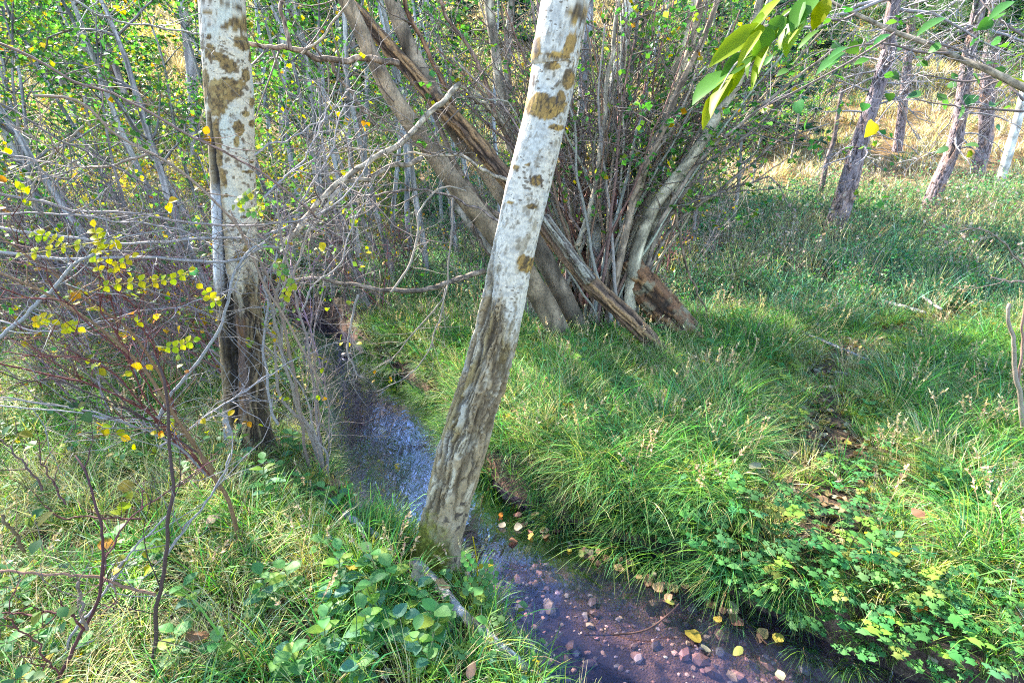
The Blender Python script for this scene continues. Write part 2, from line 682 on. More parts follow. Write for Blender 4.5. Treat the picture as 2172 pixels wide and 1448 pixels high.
def strip(offs, zfun, col=(1, 1, 1), dense=3):
    idx = np.linspace(0, len(STREAM) - 1, len(STREAM) * dense)
    c = np.stack([np.interp(idx, np.arange(len(STREAM)), STREAM[:, k]) for k in (0, 1)], -1)
    nn = nrm(np.stack([np.interp(idx, np.arange(len(STREAM)), nr[:, k]) for k in (0, 1)], -1))
    w = np.interp(idx, np.arange(len(STREAM)), SW)
    o = np.asarray(offs)
    p = c[:, None] + nn[:, None] * (np.sign(o)[None, :, None] * (np.abs(o)[None, :, None] * (w[:, None, None] + .10)))
    z = zfun(p[..., 0], p[..., 1])
    n, k = p.shape[:2]
    b = MB()
    i = (np.arange(n - 1)[:, None] * k + np.arange(k - 1)[None]).ravel()
    b.add(np.concatenate([p, z[..., None]], -1).reshape(-1, 3), np.stack([i, i + k, i + k + 1, i + 1], -1), None, col)
    return b


# silt settles on the outer (left) side of the bend, clean gravel on the inner side
_lat = np.tile(np.linspace(-1, 1, 15), 480)
_sil = sstep(.25, -.35, _lat + .9 * (fbm(np.stack([_lat * 2, np.repeat(np.arange(480), 15) * .06, 0 * _lat], -1), 3, 8) - .5))[:, None]
bed = tag(strip(np.linspace(-1, 1, 15), lambda x, y: H(x, y) + .006, _sil * np.array([.30, .30, .36]) + (1 - _sil) * np.array([1.35, 1.2, 1.1])).build('stream_bed', M['bed']), kind='structure')
water = tag(strip(np.linspace(-1.25, 1.25, 9), lambda x, y: np.full(x.shape, WATER_Z)).build('stream_water', M['water']), kind='structure')

# trampled path
pt = nrm(np.gradient(PATH, axis=0))
pn = np.stack([pt[:, 1], -pt[:, 0]], -1)
rng = np.random.default_rng(3)
wv = .12 + .07 * fbm(np.hstack([PATH * 3, np.zeros((60, 1))]), 3, 2)
po = PATH[:, None] + pn[:, None] * (np.linspace(-1, 1, 9)[None, :, None] * wv[:, None, None])
mb = MB()
i = (np.arange(59)[:, None] * 9 + np.arange(8)[None]).ravel()
mb.add(np.concatenate([po, (H(po[..., 0], po[..., 1]) + .007)[..., None]], -1).reshape(-1, 3), np.stack([i, i + 9, i + 10, i + 1], -1), None, (1, 1, 1))
tag(mb.build('path', M['path']), kind='structure')

# pebbles on the bed
def pebble_mesh(seed):
    r = np.random.default_rng(seed)
    t = (1 + 5 ** .5) / 2
    v = nrm(np.array([(-1, t, 0), (1, t, 0), (-1, -t, 0), (1, -t, 0), (0, -1, t), (0, 1, t), (0, -1, -t), (0, 1, -t), (t, 0, -1), (t, 0, 1), (-t, 0, -1), (-t, 0, 1)], float))
    f = [(0, 11, 5), (0, 5, 1), (0, 1, 7), (0, 7, 10), (0, 10, 11), (1, 5, 9), (5, 11, 4), (11, 10, 2), (10, 7, 6), (7, 1, 8), (3, 9, 4), (3, 4, 2), (3, 2, 6), (3, 6, 8), (3, 8, 9), (4, 9, 5), (2, 4, 11), (6, 2, 10), (8, 6, 7), (9, 8, 1)]
    v = v * (1 + r.normal(0, .14, (12, 1))) * np.array([1, r.uniform(.6, .95), r.uniform(.35, .55)])
    return v, f


STONE_COLS = [(.34, .20, .13), (.48, .32, .21), (.18, .11, .08), (.46, .36, .28), (.13, .10, .09), (.42, .22, .14), (.24, .20, .18)]
rng = np.random.default_rng(11)
protos = []
for k in range(14):
    v, f = pebble_mesh(k)
    b = MB()
    b.add(v, None, f, pick(rng, 1, [STONE_COLS[k % 7]], None, .1)[0])
    o = b.build('pebble', M['stone'], None, False, False)
    protos.append(o.data)
    bpy.data.objects.remove(o)


def stream_points(n, lo, hi, rng, spread=.9):
    s = rng.uniform(lo, hi, n)
    c = np.stack([np.interp(s, np.arange(160), STREAM[:, k]) for k in (0, 1)], -1)
    nn = np.stack([np.interp(s, np.arange(160), nr[:, k]) for k in (0, 1)], -1)
    w = np.interp(s, np.arange(160), SW)
    return c + nn * (rng.uniform(-spread, spread, n) * w)[:, None]


near = np.argmin(np.abs(STREAM[:, 1] - 1.0))
far_ = np.argmin(np.abs(STREAM[:, 1] - 3.4))
pts = stream_points(280, near - 4, far_, rng)
pts = pts[np.argsort(pts[:, 1])]
for k, (x, y) in enumerate(pts):
    s = rng.uniform(.014, .030) * (1.5 if rng.random() < .16 else 1)
    o = bpy.data.objects.new('pebble', protos[rng.integers(14)])
    COL.objects.link(o)
    o.location = (x, y, h1(x, y) + .006 + s * .3)
    o.rotation_euler = (rng.normal(0, .2), rng.normal(0, .2), rng.uniform(0, 6.3))
    o.scale = (s, s, s)
    o.parent = bed
mb = MB()
pts = stream_points(7500, near - 8, 150, rng, 1.0)
hz = H(pts[:, 0], pts[:, 1])
for k in range(len(pts)):
    v, f = pebble_mesh(k % 40)
    s = rng.uniform(.004, .011) * (1.5 if rng.random() < .2 else 1)
    a = rng.uniform(0, 6.3)
    c, d = math.cos(a), math.sin(a)
    v = v @ np.array([[c, d, 0], [-d, c, 0], [0, 0, 1]]) * s
    mb.add(v + np.array([pts[k, 0], pts[k, 1], hz[k] + .006 + s * .2]), None, f, pick(rng, 1, STONE_COLS, None, .3)[0])
gravel = mb.build('gravel', M['stone'], bed, False)
tag(gravel, kind='stuff')
# ------------------------------------------------------------------ big trunks
def trunk_grid(spec, d, nseg, nlen, up_to=None, root=None, d_top=None):
    """spec: (u, v, width px) from the foot to the top. Returns grid points, angle, length, radius."""
    spec = np.array(spec, float)
    ds = np.full(len(spec), d, float)
    if d_top is not None:
        ds = np.interp(spec[:, 1], [spec[:, 1].min(), spec[:, 1].max()], [d_top, d])
    c = np.array([W(u, v, dd) for (u, v, w), dd in zip(spec, ds)])
    sl = nrm(np.gradient(c, axis=0))
    r = np.array([RAD(w, v, dd) for (u, v, w), dd in zip(spec, ds)]) * np.sqrt(np.clip(1 - sl[:, 0] ** 2, .5, 1)) * np.cos(np.arctan(np.abs(spec[:, 0] - CU) / FPX))
    if root is not None:                       # continue into the soil
        c = np.vstack([c[0] + np.asarray(root), c])
        r = np.concatenate([[r[0] * 1.12], r])
    if up_to is not None:                      # continue above the picture
        dr = nrm(c[-1] - c[-3])
        e = c[-1] + dr * (up_to - c[-1][2]) / max(dr[2], .3)
        c = np.vstack([c, (c[-1] + e) / 2 + [.04, .05, 0], e])
        r = np.concatenate([r, [r[-1] * .8, r[-1] * .3]])
    cr = catmull(np.hstack([c, r[:, None]]), 2400)
    vis = np.argmax(PROJ(cr[:, :3])[1] < -60) if up_to is not None else 2399
    cr = cr[np.concatenate([np.linspace(0, vis, int(nlen * .9)), np.linspace(vis, 2399, nlen - int(nlen * .9) + 1)[1:]]).astype(int)]
    c, r = cr[:, :3], cr[:, 3]
    t = nrm(np.diff(np.vstack([2 * c[0] - c[1], c]), axis=0))
    fr = CAM - c
    fr = nrm(fr - (fr * t).sum(1, keepdims=True) * t)
    rt = np.cross(fr, t)
    rt = -rt if rt[:, 0].mean() < 0 else rt
    th = np.arange(nseg) * 2 * math.pi / nseg - math.pi
    nd = np.cos(th)[None, :, None] * fr[:, None] + np.sin(th)[None, :, None] * rt[:, None]
    s = np.concatenate([[0], np.cumsum(np.linalg.norm(np.diff(c, axis=0), axis=1))])
    return c, r, nd, th, s


def finish_trunk(c, r, nd, th, s, disp, col, name, mat, parent):
    n, k = disp.shape
    v = c[:, None] + nd * (r[:, None] + disp)[..., None]
    i = np.arange(n - 1)[:, None] * k
    j = np.arange(k)[None]
    q = np.stack([i + j, i + (j + 1) % k, i + k + (j + 1) % k, i + k + j], -1).reshape(-1, 4)
    uv = np.stack(np.broadcast_arrays(th[None] * r[:, None], s[:, None]), -1).reshape(-1, 2)
    mb = MB()
    mb.add(v.reshape(-1, 3), q, None, col.reshape(-1, 3), uv)
    return mb.build(name, mat, parent)


def lerp(a, b, m):
    return a * (1 - m[..., None]) + np.asarray(b, float) * m[..., None]


def grid_noise(th, s, r, fx, fy, octv=4, seed=0):
    """Noise on the bark: fx per metre round the trunk, fy per metre along it."""
    a, b = np.meshgrid(th, s)
    R = r.mean()
    w = np.stack([np.sin(a) * R * 14, np.cos(a) * R * 14, b * 9], -1).reshape(-1, 3)
    a = a + (fbm(w, 2, 91).reshape(a.shape) - .5) * .55
    b = b + (fbm(w * 1.7, 2, 92).reshape(a.shape) - .5) * (.7 / fy)
    q = np.stack([np.sin(a) * R * fx, np.cos(a) * R * fx, b * fy], -1)
    return fbm(q.reshape(-1, 3), octv, seed).reshape(a.shape)


def patches(U, V, front, lst, warp):
    m = np.zeros(U.shape)
    for (cu, cv, ru, rv, rot) in lst:
        a = math.radians(rot)
        du, dv = U - cu, V - cv
        x, y = du * math.cos(a) + dv * math.sin(a), -du * math.sin(a) + dv * math.cos(a)
        dd = np.sqrt((x / ru) ** 2 + (y / rv) ** 2) + (warp - .5) * 1.3
        m = np.maximum(m, sstep(1.08, .9, dd) * front)
    return m


def scars(th, s, rng, n, smax):
    """Dark branch scars and lichen spots all round the trunk."""
    A, S = np.meshgrid(th, s)
    m = np.zeros(A.shape)
    for _ in range(n):
        a, b = rng.uniform(-math.pi, math.pi), rng.uniform(0, smax)
        wa, wb = rng.uniform(.04, .13), rng.uniform(.004, .014)
        da = (A - a + math.pi) % (2 * math.pi) - math.pi
        m = np.maximum(m, sstep(1.1, .8, np.sqrt((da / wa) ** 2 + ((S - b) / wb) ** 2)))
    return m


def limb(mb, rng, p0, d0, L, r0, col, n=9, wob=.18, grav=0.0, seg=5, tip=.25):
    p = [np.asarray(p0, float)]
    d = nrm(d0)
    for k in range(n):
        d = nrm(d + rng.normal(0, wob, 3) + np.array([0, 0, grav]))
        p.append(p[-1] + d * L / n)
    p = np.array(p)
    r = np.linspace(r0, r0 * tip, n + 1)
    mb.tube(p, r, seg, col)
    return p


GREENS = [(.06, .165, .04), (.085, .21, .045), (.13, .25, .045), (.05, .13, .06), (.24, .30, .05), (.46, .37, .045), (.36, .20, .04)]
GW = [3, 3.4, 2.2, 2.4, .95, .5, .22]


def high_crown(root, line, spread, rng, n_limb=9, leaves=60):
    """Boughs and leaves of the top of a tree, above the picture; line: the trunk's upper centre line."""
    lf = MB()
    for k in range(n_limb):
        a = rng.uniform(0, 6.3)
        tw = MB()
        p0 = line[rng.integers(len(line))]
        p = limb(tw, rng, p0, (math.cos(a), math.sin(a), rng.uniform(.2, .9)), spread * rng.uniform(.6, 1), .018, (.45, .42, .36), 8, .14, .02, 5)
        for q in range(6):
            j = rng.integers(2, 9)
            pp = limb(tw, rng, p[j], rng.normal(0, 1, 3) + [0, 0, .2], spread * .4, .005, (.3, .25, .2), 5, .2, 0, 3)
            m = leaves // 3
            ps = pp[rng.integers(1, 6, m)] + rng.normal(0, .07, (m, 3))
            add_leaves(lf, 'small', ps, rng.normal(0, 1, (m, 3)) + [0, 0, -.5], rng.uniform(.04, .06, m), pick(rng, m, GREENS, GW), rng, None, 1.3)
        tw.build('branch', M['stem'], root)
    lf.build('crown', M['leaf'], root)


# ---- the upright aspen on the left
rng = np.random.default_rng(21)
pf = G(536, 952)
D1 = pf[1]
AT = thing('aspen_tree', 'upright white-barked aspen with brown patches and dark split lower trunk', 'tree', tuple(pf))
spec = [(541, 975, 118), (535, 950, 104), (524, 890, 97), (519, 800, 95), (512, 700, 96), (503, 600, 95), (499, 500, 97), (496, 400, 97), (492, 300, 101),
        (486, 200, 107), (479, 100, 106), (471, 0, 103)]
c, r, nd, th, s = trunk_grid(spec, D1, 150, 620, 6.0, (0.02, 0, -.2))
flare = 1 + .25 * np.exp(-((s) / .22) ** 2)
r = r * flare
A, S = np.meshgrid(th, s)
P0 = c[:, None] + nd * r[:, None, None]
U, V = PROJ(P0)
front = sstep(-.25, .1, np.cos(A))
sa = np.sin(A)
n_mid = grid_noise(th, s, r, 26, 20, 4, 1)
n_fine = grid_noise(th, s, r, 90, 70, 3, 2)
n_str = grid_noise(th, s, r, 75, 7, 4, 3)
n_str2 = grid_noise(th, s, r, 38, 3.2, 4, 4)
white = np.array([.58, .485, .34])
col = np.ones(A.shape + (3,)) * white
col = lerp(col, (.50, .49, .40), sstep(.45, .75, grid_noise(th, s, r, 10, 6, 3, 5)))
col = lerp(col, (.60, .47, .36), .5 * sstep(.55, .8, grid_noise(th, s, r, 14, 9, 3, 6)))
fleck = sstep(.60, .66, grid_noise(th, s, r, 55, 110, 3, 11)) * sstep(.42, .6, grid_noise(th, s, r, 9, 7, 3, 12))
col = lerp(col, (.17, .115, .06), fleck * .85)
col = lerp(col, (.40, .37, .31), sstep(.55, .62, grid_noise(th, s, r, 30, 120, 3, 13)) * .45)
plist = [(511, 50, 22, 19, 30), (487, 50, 22, 8, -35), (515, 92, 21, 15, 25), (446, 110, 13, 17, 0), (468, 122, 24, 10, 15), (486, 140, 22, 18, 25), (480, 190, 38, 26, -8), (464, 222, 22, 26, 25),
         (452, 200, 14, 30, 5), (434, 185, 9, 42, 0), (521, 160, 9, 14, -15), (534, 217, 6, 12, 0), (521, 241, 9, 6, 10), (506, 272, 12, 16, -10), (502, 302, 7, 12, 0), (534, 262, 6, 9, 0),
         (533, 342, 6, 5, 0), (440, 26, 11, 7, 0), (526, 364, 13, 3, 0), (462, 303, 9, 52, -6), (474, 376, 6, 22, -12), (443, 78, 6, 6, 0), (505, 20, 10, 6, 30), (524, 8, 5, 5, 0), (480, 415, 5, 4, 0),
         (516, 460, 9, 4, 0), (470, 480, 5, 9, 0), (524, 520, 6, 16, 20), (508, 545, 12, 14, 30), (531, 120, 5, 14, 0)]
pm = patches(U, V, front, plist, n_mid * .6 + n_fine * .4 + .25 * (grid_noise(th, s, r, 60, 90, 3, 18) - .5))
back = sstep(.72, .80, grid_noise(th, s, r, 12, 9, 4, 7)) * (1 - front)
pm = np.maximum(pm, back)
olive = lerp(np.ones(A.shape + (3,)) * np.array([.235, .145, .048]), (.10, .06, .025), sstep(.5, .7, n_fine))
olive = lerp(olive, (.36, .25, .09), sstep(.52, .7, grid_noise(th, s, r, 45, 45, 4, 14)) * .8)
lines = sstep(.035, .012, np.abs(grid_noise(th, s, r, 40, 26, 4, 15) - .5))
olive = lerp(olive, (.045, .03, .015), lines * .9)
col = col * (1 - pm[..., None]) + olive * pm[..., None]
sc = scars(th, s, rng, 620, s[int(len(s) * .9)])
col = lerp(col, (.12, .075, .035), sc * .85)
# the dark old bark of the lower half, ragged at its upper edge
low = sstep(545, 640, V + (n_str2 - .5) * 190 + (n_mid - .5) * 60)
old = np.ones(A.shape + (3,)) * np.array([.20, .135, .072])
old = lerp(old, (.30, .21, .11), sstep(.55, .75, n_str))
old = lerp(old, (.14, .11, .03), sstep(.55, .75, n_mid) * .5)
fiss = sstep(.5, .40, n_str2) * .85 + sstep(.44, .36, n_str) * .6
fiss = np.clip(np.maximum(fiss, sstep(.05, .015, np.abs(grid_noise(th, s, r, 60, 8, 4, 16) - .5))), 0, 1)
old = lerp(old, (.46, .36, .21), sstep(.6, .72, grid_noise(th, s, r, 50, 14, 4, 17)) * .8)
old = lerp(old, (.026, .017, .012), fiss)
wood_a = sstep(-.42, -.30, sa) * sstep(.28, .12, sa) * front * sstep(640, 700, V + (n_mid - .5) * 60) * sstep(905, 850, V)
wood = lerp(np.ones(A.shape + (3,)) * np.array([.16, .105, .085]), (.07, .045, .035), sstep(.5, .62, n_str))
wood = lerp(wood, (.24, .12, .05), sstep(.55, .7, grid_noise(th, s, r, 60, 4, 3, 9)))
old = old * (1 - wood_a[..., None]) + wood * wood_a[..., None]
col = col * (1 - low[..., None]) + old * low[..., None]
# the long black crack down the left side
ck_v = np.array([235, 300, 380, 470, 560, 640, 760, 900])
ck_u = np.array([444, 451, 459, 465, 470, 480, 490, 494])
ck_w = np.array([3, 5, 7, 7, 8, 12, 13, 8])
cu = np.interp(V, ck_v, ck_u) + (n_mid - .5) * 9
cw = np.interp(V, ck_v, ck_w)
crack = sstep(1.15, .7, np.abs(U - cu) / cw) * front * sstep(228, 250, V) * sstep(930, 880, V)
lip = sstep(2.6, 1.3, np.abs(U - cu) / cw) * front * sstep(228, 250, V) * sstep(620, 560, V)
col = lerp(col, (.26, .17, .07), lip * .8)
col = lerp(col, (.022, .016, .012), crack)
silver = sstep(-.62, -.8, sa) * front * sstep(380, 430, V) * sstep(640, 560, V)
col = lerp(col, (.62, .62, .62), silver * .8)
silver2 = sstep(-.7, -.85, sa + (n_mid - .5) * .3) * front * sstep(860, 900, V)
col = lerp(col, (.40, .38, .37), silver2 * .8)
disp = (n_mid - .5) * .006 + pm * .0035 * (n_fine - .2) + low * ((n_str - .5) * .012 - fiss * .010 + (n_str2 - .5) * .02) - crack * .022 - wood_a * .018 + lip * .004 - sc * .0012
finish_trunk(c, r, nd, th, s, disp, col, 'trunk', M['aspen'], AT)
high_crown(AT, c[c[:, 2] > 3.6], 1.5, rng, 7, 30)

# ---- the leaning aspen in the middle
rng = np.random.default_rng(22)
pf = G(925, 1190)
D2 = pf[1]
LT = thing('aspen_tree', 'leaning white aspen trunk with mossy foot standing at the water edge', 'tree', tuple(pf))
spec = [(915, 1215, 120), (924, 1180, 104), (938, 1121, 96), (954, 1050, 101), (977, 966, 106), (1008, 860, 102), (1040, 759, 98), (1066, 650, 94), (1085, 552, 92), (1116, 414, 95), (1156, 249, 95), (1180, 120, 98), (1200, 0, 103)]
c, r, nd, th, s = trunk_grid(spec, D2, 150, 620, 5.2, (-.03, 0, -.2), D2 * 1.0)
r = r * (1 + .2 * np.exp(-((s - .15) / .12) ** 2))
A, S = np.meshgrid(th, s)
P0 = c[:, None] + nd * r[:, None, None]
U, V = PROJ(P0)
front = sstep(-.25, .1, np.cos(A))
sa = np.sin(A)
n_mid = grid_noise(th, s, r, 30, 22, 4, 31)
n_fine = grid_noise(th, s, r, 100, 80, 3, 32)
n_str = grid_noise(th, s, r, 85, 9, 4, 33)
n_str2 = grid_noise(th, s, r, 42, 4.0, 4, 34)
col = np.ones(A.shape + (3,)) * np.array([.62, .535, .41])
col = lerp(col, (.52, .49, .42), sstep(.42, .75, grid_noise(th, s, r, 12, 10, 4, 35)))
col = lerp(col, (.24, .19, .13), .8 * sstep(.58, .64, n_fine) * sstep(.40, .55, n_mid))
col = lerp(col, (.36, .33, .28), .6 * sstep(.56, .62, grid_noise(th, s, r, 36, 130, 3, 48)))
col = lerp(col, (.24, .18, .10), .7 * sstep(.58, .66, grid_noise(th, s, r, 22, 14, 5, 49)) * sstep(-.2, .5, sa))
plist = [(1155, 226, 48, 24, 0), (1205, 168, 14, 26, 15), (1180, 118, 30, 8, 5), (1136, 105, 9, 26, 12), (1210, 92, 12, 26, 20), (1225, 30, 22, 22, 0), (1150, 205, 18, 10, 0), (1137, 383, 14, 14, 0), (1096, 356, 8, 6, 0),
         (1120, 350, 7, 3, 0), (1083, 430, 8, 4, 0), (1128, 438, 12, 7, 0), (1190, 208, 10, 18, 0), (1120, 560, 22, 20, 30), (1170, 140, 18, 10, 0), (1178, 270, 16, 7, 0)]
pm = patches(U, V, front, plist, n_mid * .6 + n_fine * .4 + .3 * (grid_noise(th, s, r, 60, 90, 3, 50) - .5))
spk = sstep(.6, .66, n_fine) * sstep(.02, .35, sa + (n_mid - .5)) * sstep(330, 120, V)
pm = np.maximum(pm, np.maximum(.75 * spk, sstep(.74, .8, grid_noise(th, s, r, 14, 10, 4, 37)) * (1 - front)))
olive = lerp(np.ones(A.shape + (3,)) * np.array([.30, .175, .05]), (.10, .065, .03), sstep(.48, .66, n_mid))
olive = lerp(olive, (.42, .25, .06), sstep(.55, .68, grid_noise(th, s, r, 60, 60, 3, 46)))
olive = lerp(olive, (.05, .032, .018), sstep(.035, .012, np.abs(grid_noise(th, s, r, 45, 26, 4, 47) - .5)) * .9)
col = col * (1 - pm[..., None]) + olive * pm[..., None]
for (a0, b0, a1, b1, w) in [(1136, 72, 1136, 112, 4), (1133, 160, 1131, 182, 3), (1124, 372, 1127, 392, 2), (1134, 372, 1138, 394, 2), (1147, 372, 1149, 396, 2), (1182, 206, 1178, 222, 2)]:
    t_ = np.clip((V - b0) / (b1 - b0), 0, 1)
    col = lerp(col, (.07, .05, .04), sstep(1.2, .6, np.hypot(U - (a0 + (a1 - a0) * t_), np.maximum(0, np.abs(V - (b0 + b1) / 2) - abs(b1 - b0) / 2)) / w) * front)
sc = scars(th, s, rng, 330, s[int(len(s) * .9)])
col = lerp(col, (.16, .12, .07), sc * .6)
low = sstep(-40, 60, (V - 640) + (-sa) * 95 + (n_str2 - .5) * 170 + (n_mid - .5) * 110)
old = np.ones(A.shape + (3,)) * np.array([.31, .22, .12])
old = lerp(old, (.48, .39, .26), sstep(.50, .60, grid_noise(th, s, r, 34, 9, 4, 43)))
old = lerp(old, (.26, .18, .06), sstep(.5, .7, grid_noise(th, s, r, 20, 4, 3, 38)) * .8)
old = lerp(old, (.42, .38, .31), sstep(.55, .72, grid_noise(th, s, r, 25, 12, 4, 39)) * sstep(.1, -.5, sa) * .7)
fiss = np.clip(sstep(.46, .38, n_str2) * .6 + sstep(.43, .36, n_str) * .8, 0, 1) * sstep(1180, 1040, V)
dk = sstep(.0, .25, sa + (n_str2 - .5) * 1.2) * sstep(690, 800, V) * sstep(960, 880, V) * front
fiss = np.maximum(fiss, .75 * dk * sstep(.38, .55, n_fine))
fiss = np.maximum(fiss, .9 * sstep(.05, .015, np.abs(grid_noise(th, s, r, 62, 9, 4, 44) - .5)) * sstep(1160, 1060, V))
fiss = np.maximum(fiss, .9 * sstep(.03, .01, np.abs(grid_noise(th, s, r, 48, 22, 4, 45) - .5)) * sstep(900, 700, V))
old = lerp(old, (.030, .019, .012), fiss * .85)
pale = sstep(1020, 1080, V + (n_mid - .5) * 80) * sstep(-.3, .1, sa)
old = lerp(old, (.34, .25, .145), pale * .7)
spots = sstep(.63, .69, grid_noise(th, s, r, 60, 40, 3, 41)) * pale
old = lerp(old, (.09, .065, .045), spots)
moss = sstep(1105, 1160, V + (n_mid - .5) * 90 + sa * -30) * sstep(.8, .4, sa)
old = lerp(old, (.11, .105, .012), moss)
old = lerp(old, (.22, .21, .025), moss * sstep(.5, .62, n_fine))
col = col * (1 - low[..., None]) + old * low[..., None]
disp = (n_mid - .5) * .005 + pm * .003 * n_fine + low * ((n_str - .5) * .018 - fiss * .010 + (n_str2 - .5) * .016) + moss * .006 * n_fine - sc * .0008
finish_trunk(c, r, nd, th, s, disp, col, 'trunk', M['aspen'], LT)
high_crown(LT, c[c[:, 2] > 3.2], 1.3, rng, 6, 24)

# ------------------------------------------------------------------ pines on the right
def pine(spec, d, label, seed, top=13.0, pink=1.0, low_limbs=True):
    rng = np.random.default_rng(seed)
    u0, v0, w0 = spec[0]
    f = W(u0, v0, d)
    zb = f[2]
    f[2] = h1(f[0], f[1])
    root = thing('pine_tree', label, 'tree', tuple(f), 'pines on the slope')
    c, r, nd, th, s = trunk_grid(spec, d, 72, 340, top, (0, 0, min(-.3, f[2] - zb - .3)))
    A, S = np.meshgrid(th, s)
    R = r.mean()
    pl = grid_noise(th, s, r, 24, 4.5, 4, seed)
    pl2 = grid_noise(th, s, r, 34, 13, 3, seed + 1)
    cr = sstep(.09, .0, np.abs(pl - .5)) * .8 + sstep(.07, 0, np.abs(pl2 - .5)) * .5
    cr = np.clip(cr, 0, 1)
    col = np.ones(A.shape + (3,)) * np.array([.33, .25, .255])
    col = lerp(col, (.46, .29, .23), sstep(.5, .7, grid_noise(th, s, r, 8, 4, 3, seed + 2)) * pink)
    col = lerp(col, (.33, .29, .29), sstep(.55, .75, pl2) * .6)
    col = lerp(col, (.055, .038, .034), cr)
    finish_trunk(c, r, nd, th, s, (pl - .5) * .022 * (R / .25) - cr * .014, col, 'trunk', M['pine'], root)
    lf = MB()
    zt = c[-1][2]
    for k in range(34):
        i = int(len(c) * rng.uniform(.34, .98))
        a = rng.uniform(0, 6.3)
        dead = c[i][2] < f[2] + 3.2
        tw = MB()
        L = rng.uniform(.5, 1.3) if dead else rng.uniform(1.2, 2.6) * (1.1 - .6 * (c[i][2] - f[2]) / (zt - f[2]))
        p = limb(tw, rng, c[i], (math.cos(a), math.sin(a), rng.uniform(-.35, .15)), L, .018 if dead else .03, (.34, .30, .29), 8, .2, -.04, 4)
        for q in range(7):
            pp = limb(tw, rng, p[rng.integers(2, 9)], rng.normal(0, 1, 3) + [math.cos(a), math.sin(a), -.2], L * .45, .006, (.36, .32, .32), 5, .28, 0, 3)
            if not dead:
                m = 34
                ps = pp[rng.integers(2, 6, m)] + rng.normal(0, .04, (m, 3))
                add_leaves(lf, 'blade', ps, rng.normal(0, 1, (m, 3)) + nrm(pp[-1] - pp[0]) + [0, 0, .3], rng.uniform(.10, .17, m), pick(rng, m, [(.04, .09, .035), (.06, .11, .04)], None), rng, None, .5)
        tw.build('branch', M['stem'], root)
    lf.build('crown', M['leaf'], root)
    return root


pine([(1752, 520, 56), (1770, 483, 50), (1797, 400, 46), (1824, 300, 39), (1850, 220, 37), (1884, 110, 34), (1898, 0, 32)], 8.6, 'leaning pine with broad scaly purplish trunk in the right-hand meadow', 51)
pine([(1945, 500, 46), (1966, 450, 42), (1992, 385, 38), (2020, 320, 36), (2036, 250, 33), (2048, 160, 32), (2066, 60, 32), (2080, 0, 32)], 9.6, 'crooked reddish pine, the right-hand one of the two near pines', 52, 13, 1.3)
pine([(1900, 330, 24), (1908, 285, 23), (1920, 180, 21), (1932, 60, 20), (1938, 0, 20)], 15.5, 'distant straight pine standing between the two near pines', 53, 15)
pine([(2090, 300, 36), (2092, 250, 36), (2098, 150, 36), (2108, 60, 36), (2116, 0, 36)], 13.5, 'pale sunlit pine behind the crooked reddish one', 54, 15, 1.6)

# thin dark snag and far birch
mb = MB()
q = np.array([W(u, v, 10.5) for u, v in [(1742, 402), (1752, 350), (1768, 300), (1776, 250), (1786, 190)]])
q[0, 2] = h1(q[0, 0], q[0, 1]) - .1
mb.tube(catmull(q, 30), np.linspace(.055, .03, 30), 9, (.16, .12, .11), .12)
tag(mb.build('snag', M['stem'], None, True, True, q[0]), 'thin dark broken snag left of the leaning pine', 'dead tree')
mb = MB()
q = np.array([W(u, v, 11.5) for u, v in [(2132, 350), (2146, 300), (2160, 250), (2185, 130), (2200, 0), (2215, -200)]])
q[0, 2] = h1(q[0, 0], q[0, 1]) - .1
fb = thing('birch_tree', 'small white birch trunk at the far right edge of the meadow', 'tree', tuple(q[0]))
mb.tube(catmull(q, 50), np.linspace(.09, .05, 50), 12, (.5, .49, .46), .10)
mb.build('trunk', M['aspen'], fb)
high_crown(fb, catmull(q, 50)[38:], 1.4, np.random.default_rng(5), 6, 30)

# ------------------------------------------------------------------ the many-stemmed tree in the middle
GREY = np.array([.34, .30, .245])
rng = np.random.default_rng(61)
MT_B = G(1285, 700)
DM = 4.7
MT = thing('many_stemmed_tree', 'large grey tree of many stems fanning out behind the leaning aspen', 'tree', (MT_B[0], DM, h1(MT_B[0], DM)))


def px_stem(pts, d0, d1, w0, w1, n=46, seg=10, col=None, bump=.10, ext=0.0, rngs=None, wob=.012, parent=None, name='stem', mat=None, sink=0.0):
    """A stem through photo positions, from depth d0 at its foot to d1 at its tip."""
    k = np.linspace(0, 1, len(pts))
    q = np.array([W(u, v, d0 + (d1 - d0) * t) for (u, v), t in zip(pts, k)])
    rr = np.array([RAD(w0 + (w1 - w0) * t, v, d0 + (d1 - d0) * t) for (u, v), t in zip(pts, k)])
    if ext:
        dd = nrm(q[-1] - q[-2])
        q = np.vstack([q, q[-1] + dd * ext * .5 + [0, 0, .1], q[-1] + dd * ext + [0, 0, .3]])
        rr = np.concatenate([rr, [rr[-1] * .7, rr[-1] * .35]])
    if sink:
        q = np.vstack([q[0] - np.array([0, 0, sink]) - nrm(q[1] - q[0]) * sink * .5, q])
        rr = np.concatenate([[rr[0] * 1.15], rr])
    cr = catmull(np.hstack([q, rr[:, None]]), n)
    p, r = cr[:, :3], np.maximum(cr[:, 3], .0012)
    if rngs is not None:
        ph = rngs.uniform(0, 100, 3)
        t = np.arange(n)[:, None] * .22 + ph[None]
        wv = np.stack([fbm(np.stack([t[:, k], t[:, k] * .3, t[:, k] * 0], -1), 3, k) - .5 for k in range(3)], -1)
        p = p + wv * wob * 2 * sstep(0, 6, np.arange(n))[:, None]
    b = MB()
    col = GREY if col is None else np.asarray(col)
    b.tube(p, r, seg, col * 1.1, bump, int(abs(p[0, 0] * 97)) % 50)
    if name:
        b.build(name, mat or M['stem'], parent)
    return p, r


